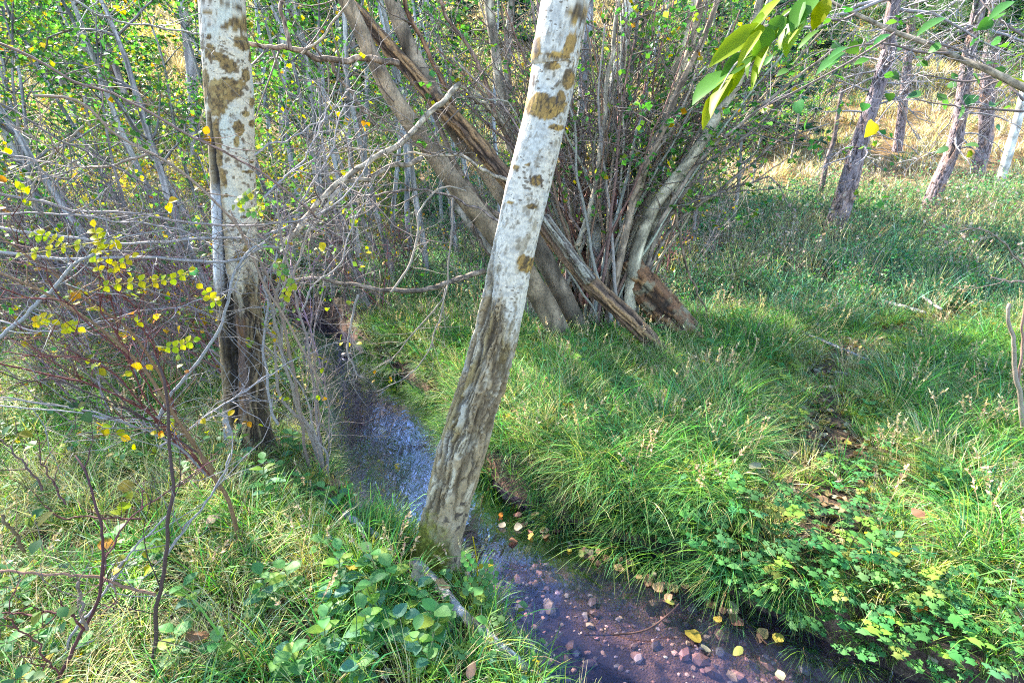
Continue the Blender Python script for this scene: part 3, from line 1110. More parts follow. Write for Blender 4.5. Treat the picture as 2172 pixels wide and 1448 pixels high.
stems = [  # pixels from foot to tip, feet depth, tip depth, widths, colour
    ([(1195, 735), (1142, 620), (1055, 500), (975, 400), (895, 290), (835, 205), (790, 120), (735, 0), (690, -130)], 4.35, 4.2, 52, 28, (.25, .185, .12)),
    ([(1240, 730), (1190, 620), (1112, 480), (1040, 370), (970, 280), (915, 190), (873, 110), (832, 0), (800, -120)], 4.6, 4.6, 44, 30, (.26, .20, .14)),
    ([(1150, 690), (1090, 610), (1030, 520), (950, 410)], 4.8, 4.95, 24, 14, (.30, .27, .22)),
    ([(1150, 560), (1115, 420), (1090, 330), (1068, 250), (1052, 120), (1036, 0), (1030, -120)], 5.0, 5.2, 26, 20, (.42, .35, .26)),
    ([(1175, 580), (1135, 430), (1085, 330), (1075, 200), (1080, 80), (1085, -60)], 5.3, 5.6, 18, 15, None),
    ([(1222, 600), (1216, 420), (1232, 250), (1245, 100), (1250, -80)], 5.4, 5.6, 26, 20, (.33, .33, .34)),
    ([(1262, 600), (1266, 470), (1280, 330), (1302, 180), (1336, 0), (1350, -120)], 5.0, 5.1, 28, 23, (.46, .44, .38)),
    ([(1225, 520), (1255, 420), (1275, 280), (1295, 130), (1318, -40)], 4.6, 4.6, 13, 9, (.40, .34, .25)),
    ([(1290, 600), (1308, 400), (1330, 250), (1345, 100), (1352, -90)], 5.2, 5.4, 12, 8, (.26, .24, .22)),
    ([(1300, 640), (1325, 490), (1370, 350), (1415, 240), (1455, 130), (1490, -20), (1510, -120)], 4.7, 4.6, 20, 15, (.40, .33, .22)),
    ([(1295, 640), (1325, 500), (1352, 380), (1400, 290), (1440, 190), (1500, 60), (1536, -60)], 4.55, 4.2, 18, 10, (.24, .18, .13)),
    ([(1315, 660), (1345, 510), (1380, 380), (1415, 270), (1440, 130), (1475, 0), (1500, -110)], 4.8, 5.0, 28, 18, (.44, .37, .25)),
    ([(1330, 680), (1350, 540), (1400, 420), (1470, 330), (1530, 230), (1580, 130), (1610, 0), (1620, -90)], 4.6, 4.5, 30, 14, (.44, .38, .27)),
    ([(1340, 670), (1380, 500), (1440, 380), (1500, 270), (1560, 190), (1600, 90), (1640, -30)], 4.75, 4.5, 22, 10, (.42, .37, .27)),
    ([(1345, 650), (1400, 480), (1470, 360), (1570, 260), (1700, 160), (1820, 60)], 4.7, 4.0, 12, 4, (.24, .19, .15)),
    ([(1345, 640), (1410, 470), (1500, 350), (1600, 270), (1730, 140)], 4.8, 4.3, 10, 3, (.22, .18, .15)),
    ([(1350, 620), (1430, 480), (1540, 390), (1640, 310), (1760, 260)], 4.9, 4.5, 9, 3, (.22, .18, .15)),
    ([(1345, 560), (1430, 450), (1520, 415), (1590, 385), (1640, 380), (1670, 430)], 4.7, 4.2, 7, 2, (.2, .16, .13)),
    ([(1425, 410), (1440, 490), (1460, 570), (1480, 620), (1500, 660)], 4.6, 4.4, 7, 3, (.17, .12, .08)),
    ([(1090, 480), (1020, 430), (960, 330), (900, 200), (855, 100), (810, -30)], 4.9, 5.3, 12, 8, (.2, .15, .11)),
    ([(1085, 470), (1010, 330), (950, 200), (880, 60), (850, -40)], 4.7, 4.6, 12, 9, (.26, .14, .08)),
    ([(1095, 330), (1048, 240), (1010, 130), (950, 40), (920, -40)], 4.9, 4.7, 10, 7, (.25, .16, .12)),
    ([(1075, 290), (1044, 240), (1007, 208), (974, 180)], 4.9, 4.3, 9, 6, (.38, .31, .22)),
    ([(1030, 574), (950, 598), (870, 616), (790, 612), (740, 600), (660, 592), (600, 600)], 4.5, 4.0, 13, 6, (.22, .17, .13)),
    ([(845, 135), (790, 122), (724, 127), (667, 120), (617, 107), (575, 98), (530, 93)], 4.1, 3.4, 14, 9, (.25, .18, .13)),
    ([(617, 107), (606, 60), (596, 10), (590, -60)], 3.5, 3.5, 9, 7, (.2, .14, .11)),
    ([(700, 124), (720, 165), (760, 220), (800, 270)], 3.9, 4.1, 8, 5, (.18, .14, .11)),
    ([(640, 115), (680, 80), (720, 30), (745, -30)], 3.6, 3.6, 6, 4, (.3, .24, .18)),
    ([(1077, 383), (1024, 357), (971, 333), (911, 330), (857, 327), (724, 313)], 4.2, 3.6, 9, 3, (.36, .29, .22)),
    ([(974, 178), (954, 200), (924, 230), (891, 267), (857, 297), (817, 327), (767, 350), (724, 383), (680, 432), (640, 482), (600, 520)], 4.2, 3.0, 12, 12, (.34, .27, .19)),
    ([(895, 335), (857, 350), (824, 353), (791, 373), (740, 387), (700, 425), (650, 500)], 4.0, 3.1, 11, 8, (.30, .24, .18)),
    ([(950, 330), (985, 420), (1010, 500), (1055, 560)], 4.4, 4.6, 6, 5, (.2, .15, .12)),
    ([(1060, 470), (960, 420), (860, 400), (790, 420), (740, 460)], 4.2, 3.8, 6, 2, (.2, .15, .13)),
]
tips = []
for pts, d0, d1, w0, w1, cl in stems:
    p, r = px_stem(pts, d0, d1, w0, w1, 50, 10 if w0 > 14 else 6, cl, .12 if w0 > 14 else .05, .5 if pts[-1][1] < 0 else 0, rng, .02 if w0 > 14 else .03, MT, 'stem', None, .15 if pts[0][1] > 620 else 0)
    tips.append((p, r))
# lesser shoots of the clump
for k in range(84):
    u0 = rng.normal(1285, 48)
    lean = rng.uniform(-1, 1)
    ut = u0 + lean * (260 if k < 46 else 430) + rng.normal(0, 30) + 40
    vt = rng.uniform(-60, 280)
    d0 = rng.uniform(4.5, 5.3)
    um = u0 + (ut - u0) * .38
    p, r = px_stem([(u0, rng.uniform(600, 700)), (um, 420 + rng.normal(0, 30)), ((um + ut) / 2 + rng.normal(0, 10), 240), (ut, vt)], d0, d0 + rng.uniform(-.5, .5), rng.uniform(5, 10), 3, 26, 5,
                   pick(rng, 1, [(.40, .32, .23), (.22, .15, .11), (.36, .31, .26), (.26, .14, .10)], None, .15)[0], 0, 0, rng, .04, MT, 'stem', None, .1)
    tips.append((p, r))
tw, lf = MB(), MB()
for p, r in tips:
    n = len(p)
    for q in range(9):
        i = rng.integers(int(n * .35), n)
        if p[i, 2] < 1.1:
            continue
        dd = nrm(p[min(i + 1, n - 1)] - p[max(i - 1, 0)])
        pp = limb(tw, rng, p[i], dd + rng.normal(0, .75, 3), rng.uniform(.35, .95), min(.006, r[i] * .8), (.2, .15, .12), 7, .2, .02, 4)
        for z in range(3):
            p2 = limb(tw, rng, pp[rng.integers(2, 8)], rng.normal(0, 1, 3) + dd, rng.uniform(.15, .4), .0022, (.2, .15, .12), 5, .2, 0, 3)
            if rng.random() < (.34 if p2[0, 0] > .9 or p2[0, 2] > 2.6 else .10):
                m = rng.integers(4, 10)
                ps = p2[rng.integers(1, 6, m)] + rng.normal(0, .012, (m, 3))
                add_leaves(lf, 'small', ps, rng.normal(0, 1, (m, 3)) + [0, 0, -.2], rng.uniform(.035, .06, m), pick(rng, m, GREENS, GW), rng, None, 1.25)
tag(tw.build('twigs', M['twig'], MT), kind='stuff')
lf.build('crown', M['leaf'], MT)


# ---- decayed logs leaning through it
def log_obj(name, label, cat, pts, d0, d1, w0, w1, cols, seed, grp=None, rugged=.03, kink=None, sink=.05):
    k = np.linspace(0, 1, len(pts))
    q = np.array([W(u, v, d0 + (d1 - d0) * t) for (u, v), t in zip(pts, k)])
    rr = np.array([RAD(w0 + (w1 - w0) * t, v, d0 + (d1 - d0) * t) for (u, v), t in zip(pts, k)])
    cr = catmull(np.hstack([q, rr[:, None]]), 150)
    p, r = cr[:, :3], cr[:, 3]
    t = nrm(np.gradient(p, axis=0))
    a = nrm(np.cross(t, [0, 1, .2]))
    b = np.cross(t, a)
    th = np.arange(48) * 2 * math.pi / 48
    s = np.concatenate([[0], np.cumsum(np.linalg.norm(np.diff(p, axis=0), axis=1))])
    nd = np.cos(th)[None, :, None] * a[:, None] + np.sin(th)[None, :, None] * b[:, None]
    g1 = grid_noise(th, s, r, 1.6 / r.mean(), 1.5, 4, seed)
    g2 = grid_noise(th, s, r, 5 / r.mean(), 4, 4, seed + 1)
    g3 = grid_noise(th, s, r, 1.5 / r.mean(), 9, 4, seed + 2)
    fis = sstep(.48, .40, g2)
    col = np.ones(g1.shape + (3,)) * np.array(cols[0])
    col = lerp(col, cols[1], sstep(.45, .62, g1))
    col = lerp(col, cols[2], sstep(.52, .68, g3))
    col = lerp(col, (.03, .02, .014), fis * .9)
    disp = (g1 - .5) * r.mean() * .7 + (g2 - .5) * r.mean() * .35 - fis * r.mean() * .18
    ends = np.minimum(sstep(0, 6, np.arange(150) + 3), sstep(149, 138, np.arange(150.0) - 2))
    root = tag(finish_trunk(p, r * np.maximum(ends, .25), nd, th, s, disp * ends[:, None], col, name, M['log'], None), label, cat, grp)
    return root


log_obj('dead_trunk', 'long decayed dark trunk leaning from the grass up behind the aspen', 'log',
        [(1432, 778), (1390, 735), (1330, 672), (1262, 610), (1205, 545), (1160, 482), (1110, 420), (1050, 350), (985, 275), (925, 215), (870, 150), (815, 90), (760, 25), (735, -10)], 3.9, 4.7, 38, 30,
        [(.20, .12, .075), (.42, .24, .11), (.10, .065, .045)], 71)
log_obj('bark_slab', 'strip of grey bark hanging along the upper half of the decayed trunk', 'bark',
        [(1256, 598), (1235, 570), (1205, 530), (1178, 495), (1150, 455)], 4.02, 4.15, 26, 24, [(.24, .19, .14), (.40, .36, .28), (.11, .08, .06)], 77)
log_obj('fallen_log', 'thick orange-brown split log lying right of the many-stemmed tree', 'log',
        [(1480, 735), (1440, 690), (1395, 640), (1352, 592), (1322, 560)], 4.35, 4.75, 66, 74, [(.24, .115, .055), (.48, .23, .08), (.30, .25, .15)], 73)
log_obj('hollow_stump', 'dark hollow rotten stump behind the stems', 'stump',
        [(1265, 640), (1262, 590), (1250, 545), (1222, 515), (1200, 500)], 5.3, 5.3, 120, 70, [(.07, .05, .04), (.20, .14, .10), (.12, .09, .07)], 75)
# ------------------------------------------------------------------ thicket and hillside trees
def sapling(seed, h, r0, lean, n_br, leaves, pale, low=.22, yellow=1.0, leafsize=.045):
    rng = np.random.default_rng(seed)
    root = thing('slender_tree', 'slender grey-barked young tree', 'tree')
    tr, br, lf = MB(), MB(), MB()
    p = [np.zeros(3) - [0, 0, .15]]
    d = nrm(np.array([lean[0], lean[1], 1.0]))
    n = 26
    for k in range(n):
        d = nrm(d + rng.normal(0, .045, 3) + np.array([-lean[0], -lean[1], .3]) * .012)
        p.append(p[-1] + d * (h + .15) / n)
    p = np.array(p)
    r = r0 * (1 - np.linspace(0, 1, n + 1) ** 1.1 * .85)
    tr.tube(p, r, 9, pale, .06, seed)
    gw = np.array(GW) * np.array([1, 1, 1, 1, yellow, yellow, yellow])
    for k in range(n_br):
        i = rng.integers(int(n * low), n)
        a = rng.uniform(0, 6.3)
        L = rng.uniform(.5, 1.35) * (1.15 - .6 * i / n)
        q = limb(br, rng, p[i], np.array([math.cos(a), math.sin(a), rng.uniform(.1, .9)]) + np.array([lean[0], lean[1], 0]), L, min(.010, r[i] * .6), np.array(pale) * .6, 8, .16, .02, 4)
        for z in range(5):
            q2 = limb(br, rng, q[rng.integers(2, 9)], rng.normal(0, 1, 3) + nrm(q[-1] - q[0]), L * rng.uniform(.25, .55), .0028, (.2, .16, .13), 5, .22, 0, 3)
            m = leaves
            ps = q2[rng.integers(1, 6, m)] + rng.normal(0, .02, (m, 3))
            add_leaves(lf, 'small', ps, rng.normal(0, 1, (m, 3)) + [0, 0, -.25], rng.uniform(.7, 1.25, m) * leafsize, pick(rng, m, GREENS, gw), rng, None, 1.25)
    tr.build('trunk', M['stem'], root)
    tag(br.build('twigs', M['twig'], root), kind='stuff')
    lf.build('crown', M['leaf'], root)
    return root


def leafy_shrub(seed, h, n_st, leaves, cols, w, leafsize=.05, name='leafy_shrub'):
    rng = np.random.default_rng(seed)
    root = thing(name, 'leafy shrub', 'shrub')
    br, lf = MB(), MB()
    for k in range(n_st):
        a = rng.uniform(0, 6.3)
        q = limb(br, rng, (rng.normal(0, .08), rng.normal(0, .08), -.05), (math.cos(a) * .6, math.sin(a) * .6, 1), h * rng.uniform(.6, 1.05), .009, (.26, .21, .18), 9, .16, .0, 4)
        for z in range(7):
            q2 = limb(br, rng, q[rng.integers(3, 10)], rng.normal(0, 1, 3) + [0, 0, .4], h * rng.uniform(.18, .4), .003, (.22, .17, .15), 5, .2, 0, 3)
            m = leaves
            ps = q2[rng.integers(1, 6, m)] + rng.normal(0, .035, (m, 3))
            add_leaves(lf, 'small', ps, rng.normal(0, 1, (m, 3)), rng.uniform(.7, 1.25, m) * leafsize, pick(rng, m, cols, w), rng, None, 1.3)
    tag(br.build('twigs', M['twig'], root), kind='stuff')
    if leaves:
        lf.build('foliage', M['leaf'], root)
    return root


def bare_shrub(seed, h, n_st, lean, cols, spread=.3, sub=9, name='bare_shrub'):
    rng = np.random.default_rng(seed)
    root = thing(name, 'bare shrub', 'shrub')
    lf = MB()
    for k in range(n_st):
        br = MB()
        cc = pick(rng, 1, cols, None, .2)[0]
        a = rng.uniform(0, 6.3)
        q = limb(br, rng, (rng.normal(0, spread * .5), rng.normal(0, spread * .5), -.05), (lean[0] + math.cos(a) * .35, lean[1] + math.sin(a) * .35, 1), h * rng.uniform(.6, 1.1), rng.uniform(.005, .009), cc, 12, .10, .0, 5)
        for z in range(sub):
            q2 = limb(br, rng, q[rng.integers(3, 12)], rng.normal(0, .8, 3) + nrm(q[-1] - q[0]), h * rng.uniform(.15, .5), .0032, cc * .9, 7, .2, 0, 3)
            for y in range(2):
                q3 = limb(br, rng, q2[rng.integers(1, 7)], rng.normal(0, .9, 3) + nrm(q2[-1] - q2[0]), h * rng.uniform(.07, .2), .0018, cc * .85, 4, .2, 0, 3)
                if rng.random() < .22:
                    m = 3
                    add_leaves(lf, 'small', q3[rng.integers(1, 5, m)], rng.normal(0, 1, (m, 3)), rng.uniform(.03, .05, m), pick(rng, m, GREENS, [1, 2, 2, 1, 2, 3, 2]), rng, None, 1.2)
        br.build('stem', M['twig'], root)
    lf.build('foliage', M['leaf'], root)
    return root


def spruce(seed, h, low=.35, step=.17, nb=7):
    rng = np.random.default_rng(seed)
    root = thing('spruce_tree', 'spruce', 'tree')
    tr, lf = MB(), MB()
    p = np.stack([np.zeros(12), np.zeros(12), np.linspace(-.2, h, 12)], -1)
    tr.tube(p, np.linspace(.11, .01, 12), 8, (.16, .12, .10), .1)
    for z in np.arange(low, h, step):
        L = (h - z) * .36 + .15
        for a in rng.uniform(0, 6.3, nb):
            q = limb(tr, rng, (0, 0, z), (math.cos(a), math.sin(a), -.12), L, .01, (.18, .13, .11), 7, .06, .02, 3)
            m = int(34 * L) + 10
            k = rng.uniform(1, 6.99, m)
            i = k.astype(int)
            ps = q[i] + (q[i + 1] - q[i]) * (k - i)[:, None]
            ax = nrm(q[-1] - q[0])
            sd = np.cross(ax, [0, 0, 1])
            dr = ax[None] * .7 + sd[None] * rng.choice([-1, 1], m)[:, None] * rng.uniform(.4, 1, m)[:, None] + rng.normal(0, .18, (m, 3)) + [0, 0, -.15]
            add_leaves(lf, 'blade', ps, dr, rng.uniform(.10, .22, m), pick(rng, m, [(.025, .075, .05), (.035, .09, .065), (.05, .11, .06)], None, .25), rng, None, 2.4)
    tr.build('trunk', M['stem'], root)
    lf.build('crown', M['leaf'], root)
    return root


ZONES = [(150, 'at the far left edge'), (300, 'well left of the upright aspen'), (430, 'just left of the upright aspen'), (560, 'behind the upright aspen'), (690, 'just right of the upright aspen'), (830, 'above the brook'),
         (980, 'left of the leaning aspen'), (1120, 'just left of the many-stemmed tree'), (1250, 'behind the leaning aspen'), (1400, 'behind the many-stemmed tree'), (1560, 'just right of the many-stemmed tree'),
         (1720, 'well left of the leaning pine'), (1850, 'beside the leaning pine'), (2000, 'between the two near pines'), (9999, 'at the far right edge')]
NTH = ['nearest', 'second nearest', 'third nearest', 'fourth nearest', 'fifth nearest', 'sixth nearest', 'seventh nearest', 'eighth nearest', 'ninth nearest'] + ['%dth nearest' % k for k in range(10, 60)]


def own_labels(base, spots, zoned=True):
    """A label for each spot: what it is, which landmark it stands by, and its rank from the camera there."""
    zone = []
    for x, y in spots:
        u = PROJ(np.array([x, y, h1(x, y)]))[0]
        zone.append(next(n for lim, n in ZONES if u < lim) if zoned else '')
    out = [''] * len(spots)
    for z in set(zone):
        k = sorted([i for i in range(len(spots)) if zone[i] == z], key=lambda i: spots[i][1])
        for r_, i in enumerate(k):
            out[i] = (base + ' ' + z).strip() + (', ' + NTH[r_] + ' one' if len(k) > 1 else '')
    return out


def place(proto_list, spots, rng, labels, group, used, smin=.85, smax=1.2, rot=True, zoned=True):
    """spots: (x, y). The first use of a prototype moves it; later uses copy it."""
    names = own_labels(labels, spots, zoned)
    for k, (x, y) in enumerate(spots):
        pr = proto_list[rng.integers(len(proto_list))]
        z = h1(x, y)
        rz = rng.uniform(0, 6.3) if rot else rng.normal(0, .35)
        s = rng.uniform(smin, smax)
        if pr.name not in used:
            used.add(pr.name)
            pr.location = (x, y, z)
            pr.rotation_euler = (0, 0, rz)
            pr.scale = (s, s, s)
            tag(pr, names[k], None, group)
        else:
            copy_thing(pr, (x, y, z), rz, s, names[k], group)


rng = np.random.default_rng(81)
USED = set()
PALE = (.34, .33, .33)
# stems of the thicket on the left lean left as in the photograph
left_protos = [sapling(101, 5.2, .034, (-.42, .05), 24, 9, (.30, .29, .29), .25, 1.3), sapling(102, 4.6, .028, (-.34, -.08), 22, 9, (.27, .25, .24), .22, 1.2),
               sapling(103, 5.6, .038, (-.30, .10), 26, 8, (.33, .31, .29), .3, 1.0), sapling(104, 4.0, .022, (-.50, .0), 20, 9, (.24, .21, .2), .2, 1.5)]
sp = []
for _ in range(400):
    y = rng.uniform(4.2, 9.5)
    x = rng.uniform(-1.05 * y - .6, -.22 * y)
    if stream_dist(np.array([x]), np.array([y]))[0] < .25 or any((x - a) ** 2 + (y - b) ** 2 < .18 for a, b in sp):
        continue
    sp.append((x, y))
    if len(sp) >= 38:
        break
place(left_protos, sp, rng, 'slender grey thicket stem leaning left', 'slender trees of the left thicket', USED, .85, 1.2, False)

mid_protos = [sapling(111, 6.0, .045, (-.06, .05), 24, 8, (.40, .40, .40), .33, 1.2), sapling(112, 5.2, .034, (.05, .0), 22, 8, (.38, .37, .35), .3, 1.4), sapling(113, 5.8, .05, (-.12, -.03), 24, 8, (.34, .35, .37), .38, 1.0)]
sp = [(W(u, 560, y)[0], y) for u, y in [(762, 5.6), (700, 6.2), (870, 7.4), (835, 8.6), (790, 9.0), (970, 7.8), (940, 9.5), (1010, 8.8), (905, 6.6), (1060, 7.4), (735, 7.6), (650, 8.4), (1130, 9.6), (1190, 8.2), (1250, 9.0), (1300, 7.6), (1345, 10.2), (1390, 8.8), (610, 10.5), (560, 9.8), (1430, 11.5), (860, 12), (980, 13), (740, 12.6)]]
place(mid_protos, sp, rng, 'upright pale slender tree', 'upright slender trees beyond the stream', USED, .85, 1.15)

right_protos = [sapling(121, 3.4, .018, (.12, -.1), 20, 10, (.22, .2, .18), .2, .5, .05), sapling(122, 4.4, .03, (.0, .1), 22, 10, (.26, .24, .22), .25, .6, .05)]
sp = [(W(u, 430, y)[0], y) for u, y in [(1480, 7.6), (1440, 9.4), (1530, 10.5), (1590, 12.5), (1660, 14), (1560, 8.8), (1400, 7.0), (1690, 16.5), (2110, 17.5)]]
place(right_protos, sp, rng, 'dark green leafy young tree', 'leafy young trees left of the pines', USED, .8, 1.15)

# hillside: shrubs of several colours, trees, spruces
HILL_COLS = {'green': [(.11, .21, .045), (.16, .26, .05), (.08, .17, .06), (.28, .32, .06)], 'yellow': [(.55, .42, .07), (.42, .38, .07), (.22, .28, .06), (.55, .33, .07)], 'blue': [(.08, .17, .11), (.11, .20, .12), (.16, .25, .12)]}
sh = {'green': [leafy_shrub(131, 1.5, 9, 12, HILL_COLS['green'], None, .06), leafy_shrub(132, 2.2, 9, 12, HILL_COLS['green'], None, .06)],
      'yellow': [leafy_shrub(133, 1.4, 9, 11, HILL_COLS['yellow'], None, .06), leafy_shrub(134, 1.8, 8, 10, HILL_COLS['yellow'], None, .06)],
      'blue': [leafy_shrub(135, 1.2, 9, 12, HILL_COLS['blue'], None, .055)]}
for kind, n, lab in (('green', 64, 'green leafy hillside shrub'), ('yellow', 34, 'yellowing hillside shrub'), ('blue', 26, 'low bluish-green hillside shrub')):
    sp = []
    while len(sp) < n:
        y = rng.uniform(8.5, 30) if kind != 'blue' else rng.uniform(7.5, 20)
        u = rng.uniform(-60, 1720)
        if u > 1480 and y < 17:
            continue
        sp.append((W(u, 400, y)[0], y))
    place(sh[kind], sp, rng, lab, kind + ' shrubs on the hillside', USED, .75, 1.35)
sp = [(W(u, 300, y)[0], y) for u, y in [(1960, 20), (2040, 22), (1830, 21), (1760, 24), (2150, 19), (1900, 26), (1700, 20.5)]]
place(sh['yellow'] + sh['green'], sp, rng, 'shrub above the golden grass', 'shrubs above the golden grass', USED, .6, 1.0)
sps = [spruce(141, 5.5), spruce(142, 4.0)]
sp = [(W(u, 250, y)[0], y) for u, y in [(1600, 16.5), (1500, 26), (1190, 27), (1090, 29), (1730, 30), (1350, 26), (880, 24), (700, 22), (1960, 28), (2080, 25), (480, 24), (260, 22), (1560, 29), (980, 30), (120, 27), (1830, 30), (1700, 23), (1890, 25), (2060, 23.5), (1640, 25), (2170, 28)]]
place(sps, sp, rng, 'blue-green hillside spruce', 'spruces on the hillside', USED, .8, 1.5)
hill_protos = [sapling(151, 8.0, .085, (.03, 0), 34, 16, (.34, .30, .28), .25, 1.4, .075), sapling(152, 7.0, .06, (-.05, .02), 32, 16, (.30, .25, .24), .2, .9, .075)]
sp = []
while len(sp) < 30:
    y = rng.uniform(13, 36)
    u = rng.uniform(-120, 2290)
    if (u > 1500 and y < 24) or (u > 900 and 14 < y < 30):
        continue
    sp.append((W(u, 300, y)[0], y))
place(hill_protos, sp, rng, 'tall leafy hillside tree', 'trees on the hillside', USED, .85, 1.3)

# taller trees added beyond the brook: crowns screen low sky from the water
sp = [(-4.6, 13.2), (-6.4, 15.2), (-8.2, 14.0), (-10.5, 15.6)]
place(hill_protos, sp, rng, 'added very tall leafy tree', 'tall trees added at the foot of the slope', USED, 1.55, 1.9)

# conifers added to block low sky mirrored in the brook: bare trunks, unseen crowns
tall = [spruce(145, 13.0, 4.9, .33, 9), spruce(146, 11.5, 4.7, .33, 9)]
place(tall, [(-4.9, 17.8), (-6.8, 16.6), (-8.8, 17.9)], rng, 'added bare-trunked conifer with sky-blocking crown', 'conifers added beyond the brook to block low sky', USED, .95, 1.15)

# bare shrubs low in the thicket
bare = [bare_shrub(161, 1.5, 9, (-.35, 0), [(.28, .24, .23), (.21, .15, .135)]), bare_shrub(162, 1.9, 9, (-.2, .1), [(.22, .17, .15), (.30, .26, .245)]), bare_shrub(163, 1.3, 10, (-.6, -.1), [(.20, .08, .07), (.24, .17, .15)])]
sp = []
for _ in range(500):
    y = rng.uniform(2.9, 7.5)
    x = rng.uniform(-1.0 * y - .3, -.25 * y)
    if stream_dist(np.array([x]), np.array([y]))[0] < .12 or any((x - a) ** 2 + (y - b) ** 2 < .12 for a, b in sp):
        continue
    sp.append((x, y))
    if len(sp) >= 34:
        break
place(bare, sp, rng, 'bare twiggy undergrowth shrub', 'bare shrubs left of the stream', USED, .7, 1.15, False)
sp = [(W(u, 640, y)[0], y) for u, y in [(820, 5.8), (900, 6.6), (1000, 5.9), (1090, 6.4), (1180, 6.2), (960, 7.6), (1400, 5.8), (1450, 6.5), (1520, 7.2), (1380, 6.6), (860, 7.2), (1120, 7.6)]]
place(bare, sp, rng, 'bare twiggy shrub beyond the stream', 'bare shrubs behind the many-stemmed tree', USED, .6, .95)

# ------------------------------------------------------------------ shrubs traced branch by branch
def traced_shrub(name, label, cat, base_uv, branches, seed, twigs=6, leafy=.15, leafcol=None, twig_len=(.12, .4), leaf=.03):
    rng = np.random.default_rng(seed)
    b = G(*base_uv)
    root = thing(name, label, cat, tuple(b))
    lf = MB()
    for pts, d0, d1, w0, w1, cl in branches:
        p, r = px_stem(pts, d0, d1, w0 * .84, w1 * .8, 40, 6, None, 0, 0, rng, .014, None, None)
        cl = np.array(cl) * .7
        mbx = MB()
        mbx.tube(p, r, 6, cl)
        for q in range(twigs):
            i = rng.integers(5, 40)
            dd = nrm(p[min(i + 1, 39)] - p[i - 1])
            pp = limb(mbx, rng, p[i], dd + rng.normal(0, .7, 3), rng.uniform(*twig_len), min(.0021, r[i] * .8), np.array(cl) * rng.uniform(.75, 1.2), 7, .2, .02, 4)
            for z in range(2):
                p2 = limb(mbx, rng, pp[rng.integers(2, 8)], rng.normal(0, .8, 3) + dd, rng.uniform(.05, .18), .0014, np.array(cl) * .9, 4, .2, 0, 3)
                if rng.random() < leafy:
                    m = rng.integers(2, 6)
                    add_leaves(lf, 'oval', p2[rng.integers(1, 5, m)], rng.normal(0, 1, (m, 3)), rng.uniform(.7, 1.2, m) * leaf, pick(rng, m, leafcol or GREENS, None), rng, np.array([0, -.4, 1.0]) + rng.normal(0, .3, (m, 3)), 1.2)
        mbx.build('branch', M['twig'], root)
    if lf.n:
        lf.build('foliage', M['leaf'], root)
    return root


TAN, RED, DK, GR, LT_ = (.30, .17, .08), (.20, .055, .045), (.11, .065, .055), (.36, .32, .30), (.44, .35, .27)
YEL = [(.45, .38, .03), (.35, .36, .03), (.5, .36, .04), (.25, .30, .04), (.45, .2, .03)]
ROSE = traced_shrub('rose_bush', 'sprawling red-brown rose bush arching across the left foreground', 'shrub', (430, 1080), [
    ([(532, 1238), (505, 1140), (480, 1060), (447, 1000), (417, 960), (383, 906), (333, 823), (300, 780), (257, 733), (200, 686), (133, 650), (77, 616), (0, 576), (-60, 550)], 1.75, 1.65, 11, 6, TAN),
    ([(455, 1000), (420, 950), (380, 903), (360, 843), (337, 790), (287, 713), (257, 683), (200, 650), (147, 606), (100, 570), (50, 533), (0, 500)], 2.05, 1.8, 9, 5, TAN),
    ([(470, 1030), (430, 990), (383, 933), (333, 890), (283, 853), (200, 820), (100, 796), (0, 770), (-50, 760)], 1.9, 1.6, 7, 5, RED),
    ([(440, 1010), (380, 950), (300, 905), (220, 880), (120, 862), (40, 850), (-40, 845)], 1.75, 1.5, 6, 4, GR),
    ([(420, 980), (340, 900), (250, 800), (170, 760), (80, 755), (0, 745)], 2.0, 1.8, 5, 3, RED),
    ([(380, 905), (350, 800), (310, 700), (270, 640), (225, 600), (170, 560)], 2.1, 2.0, 5, 3, RED),
    ([(420, 960), (330, 905), (230, 850), (120, 810), (50, 805), (0, 790)], 1.7, 1.5, 5, 3, DK),
    ([(460, 1030), (390, 960), (330, 880), (290, 800), (255, 720), (235, 620), (225, 540)], 2.2, 2.2, 5, 3, RED),
    ([(350, 870), (280, 770), (200, 690), (130, 640), (60, 625), (0, 610)], 1.6, 1.4, 4, 3, RED),
    ([(300, 790), (240, 700), (215, 640), (240, 580), (265, 540)], 1.8, 1.8, 4, 2.5, RED),
], 201, 12, .10, YEL)
traced_shrub('dark_stemmed_shrub', 'dark dotted upright stem with side shoots in the left foreground grass', 'shrub', (335, 1400), [
    ([(318, 1470), (325, 1400), (335, 1300), (350, 1200), (358, 1100), (361, 1010), (362, 960), (356, 860), (350, 800), (325, 745)], 1.18, 1.35, 11, 6, DK),
    ([(352, 1180), (400, 1110), (450, 1045), (480, 990), (486, 960)], 1.3, 1.45, 6, 4, GR),
    ([(358, 1090), (300, 1150), (245, 1210), (240, 1260)], 1.3, 1.3, 5, 4, (.40, .36, .36)),
], 202, 4, .05, YEL)
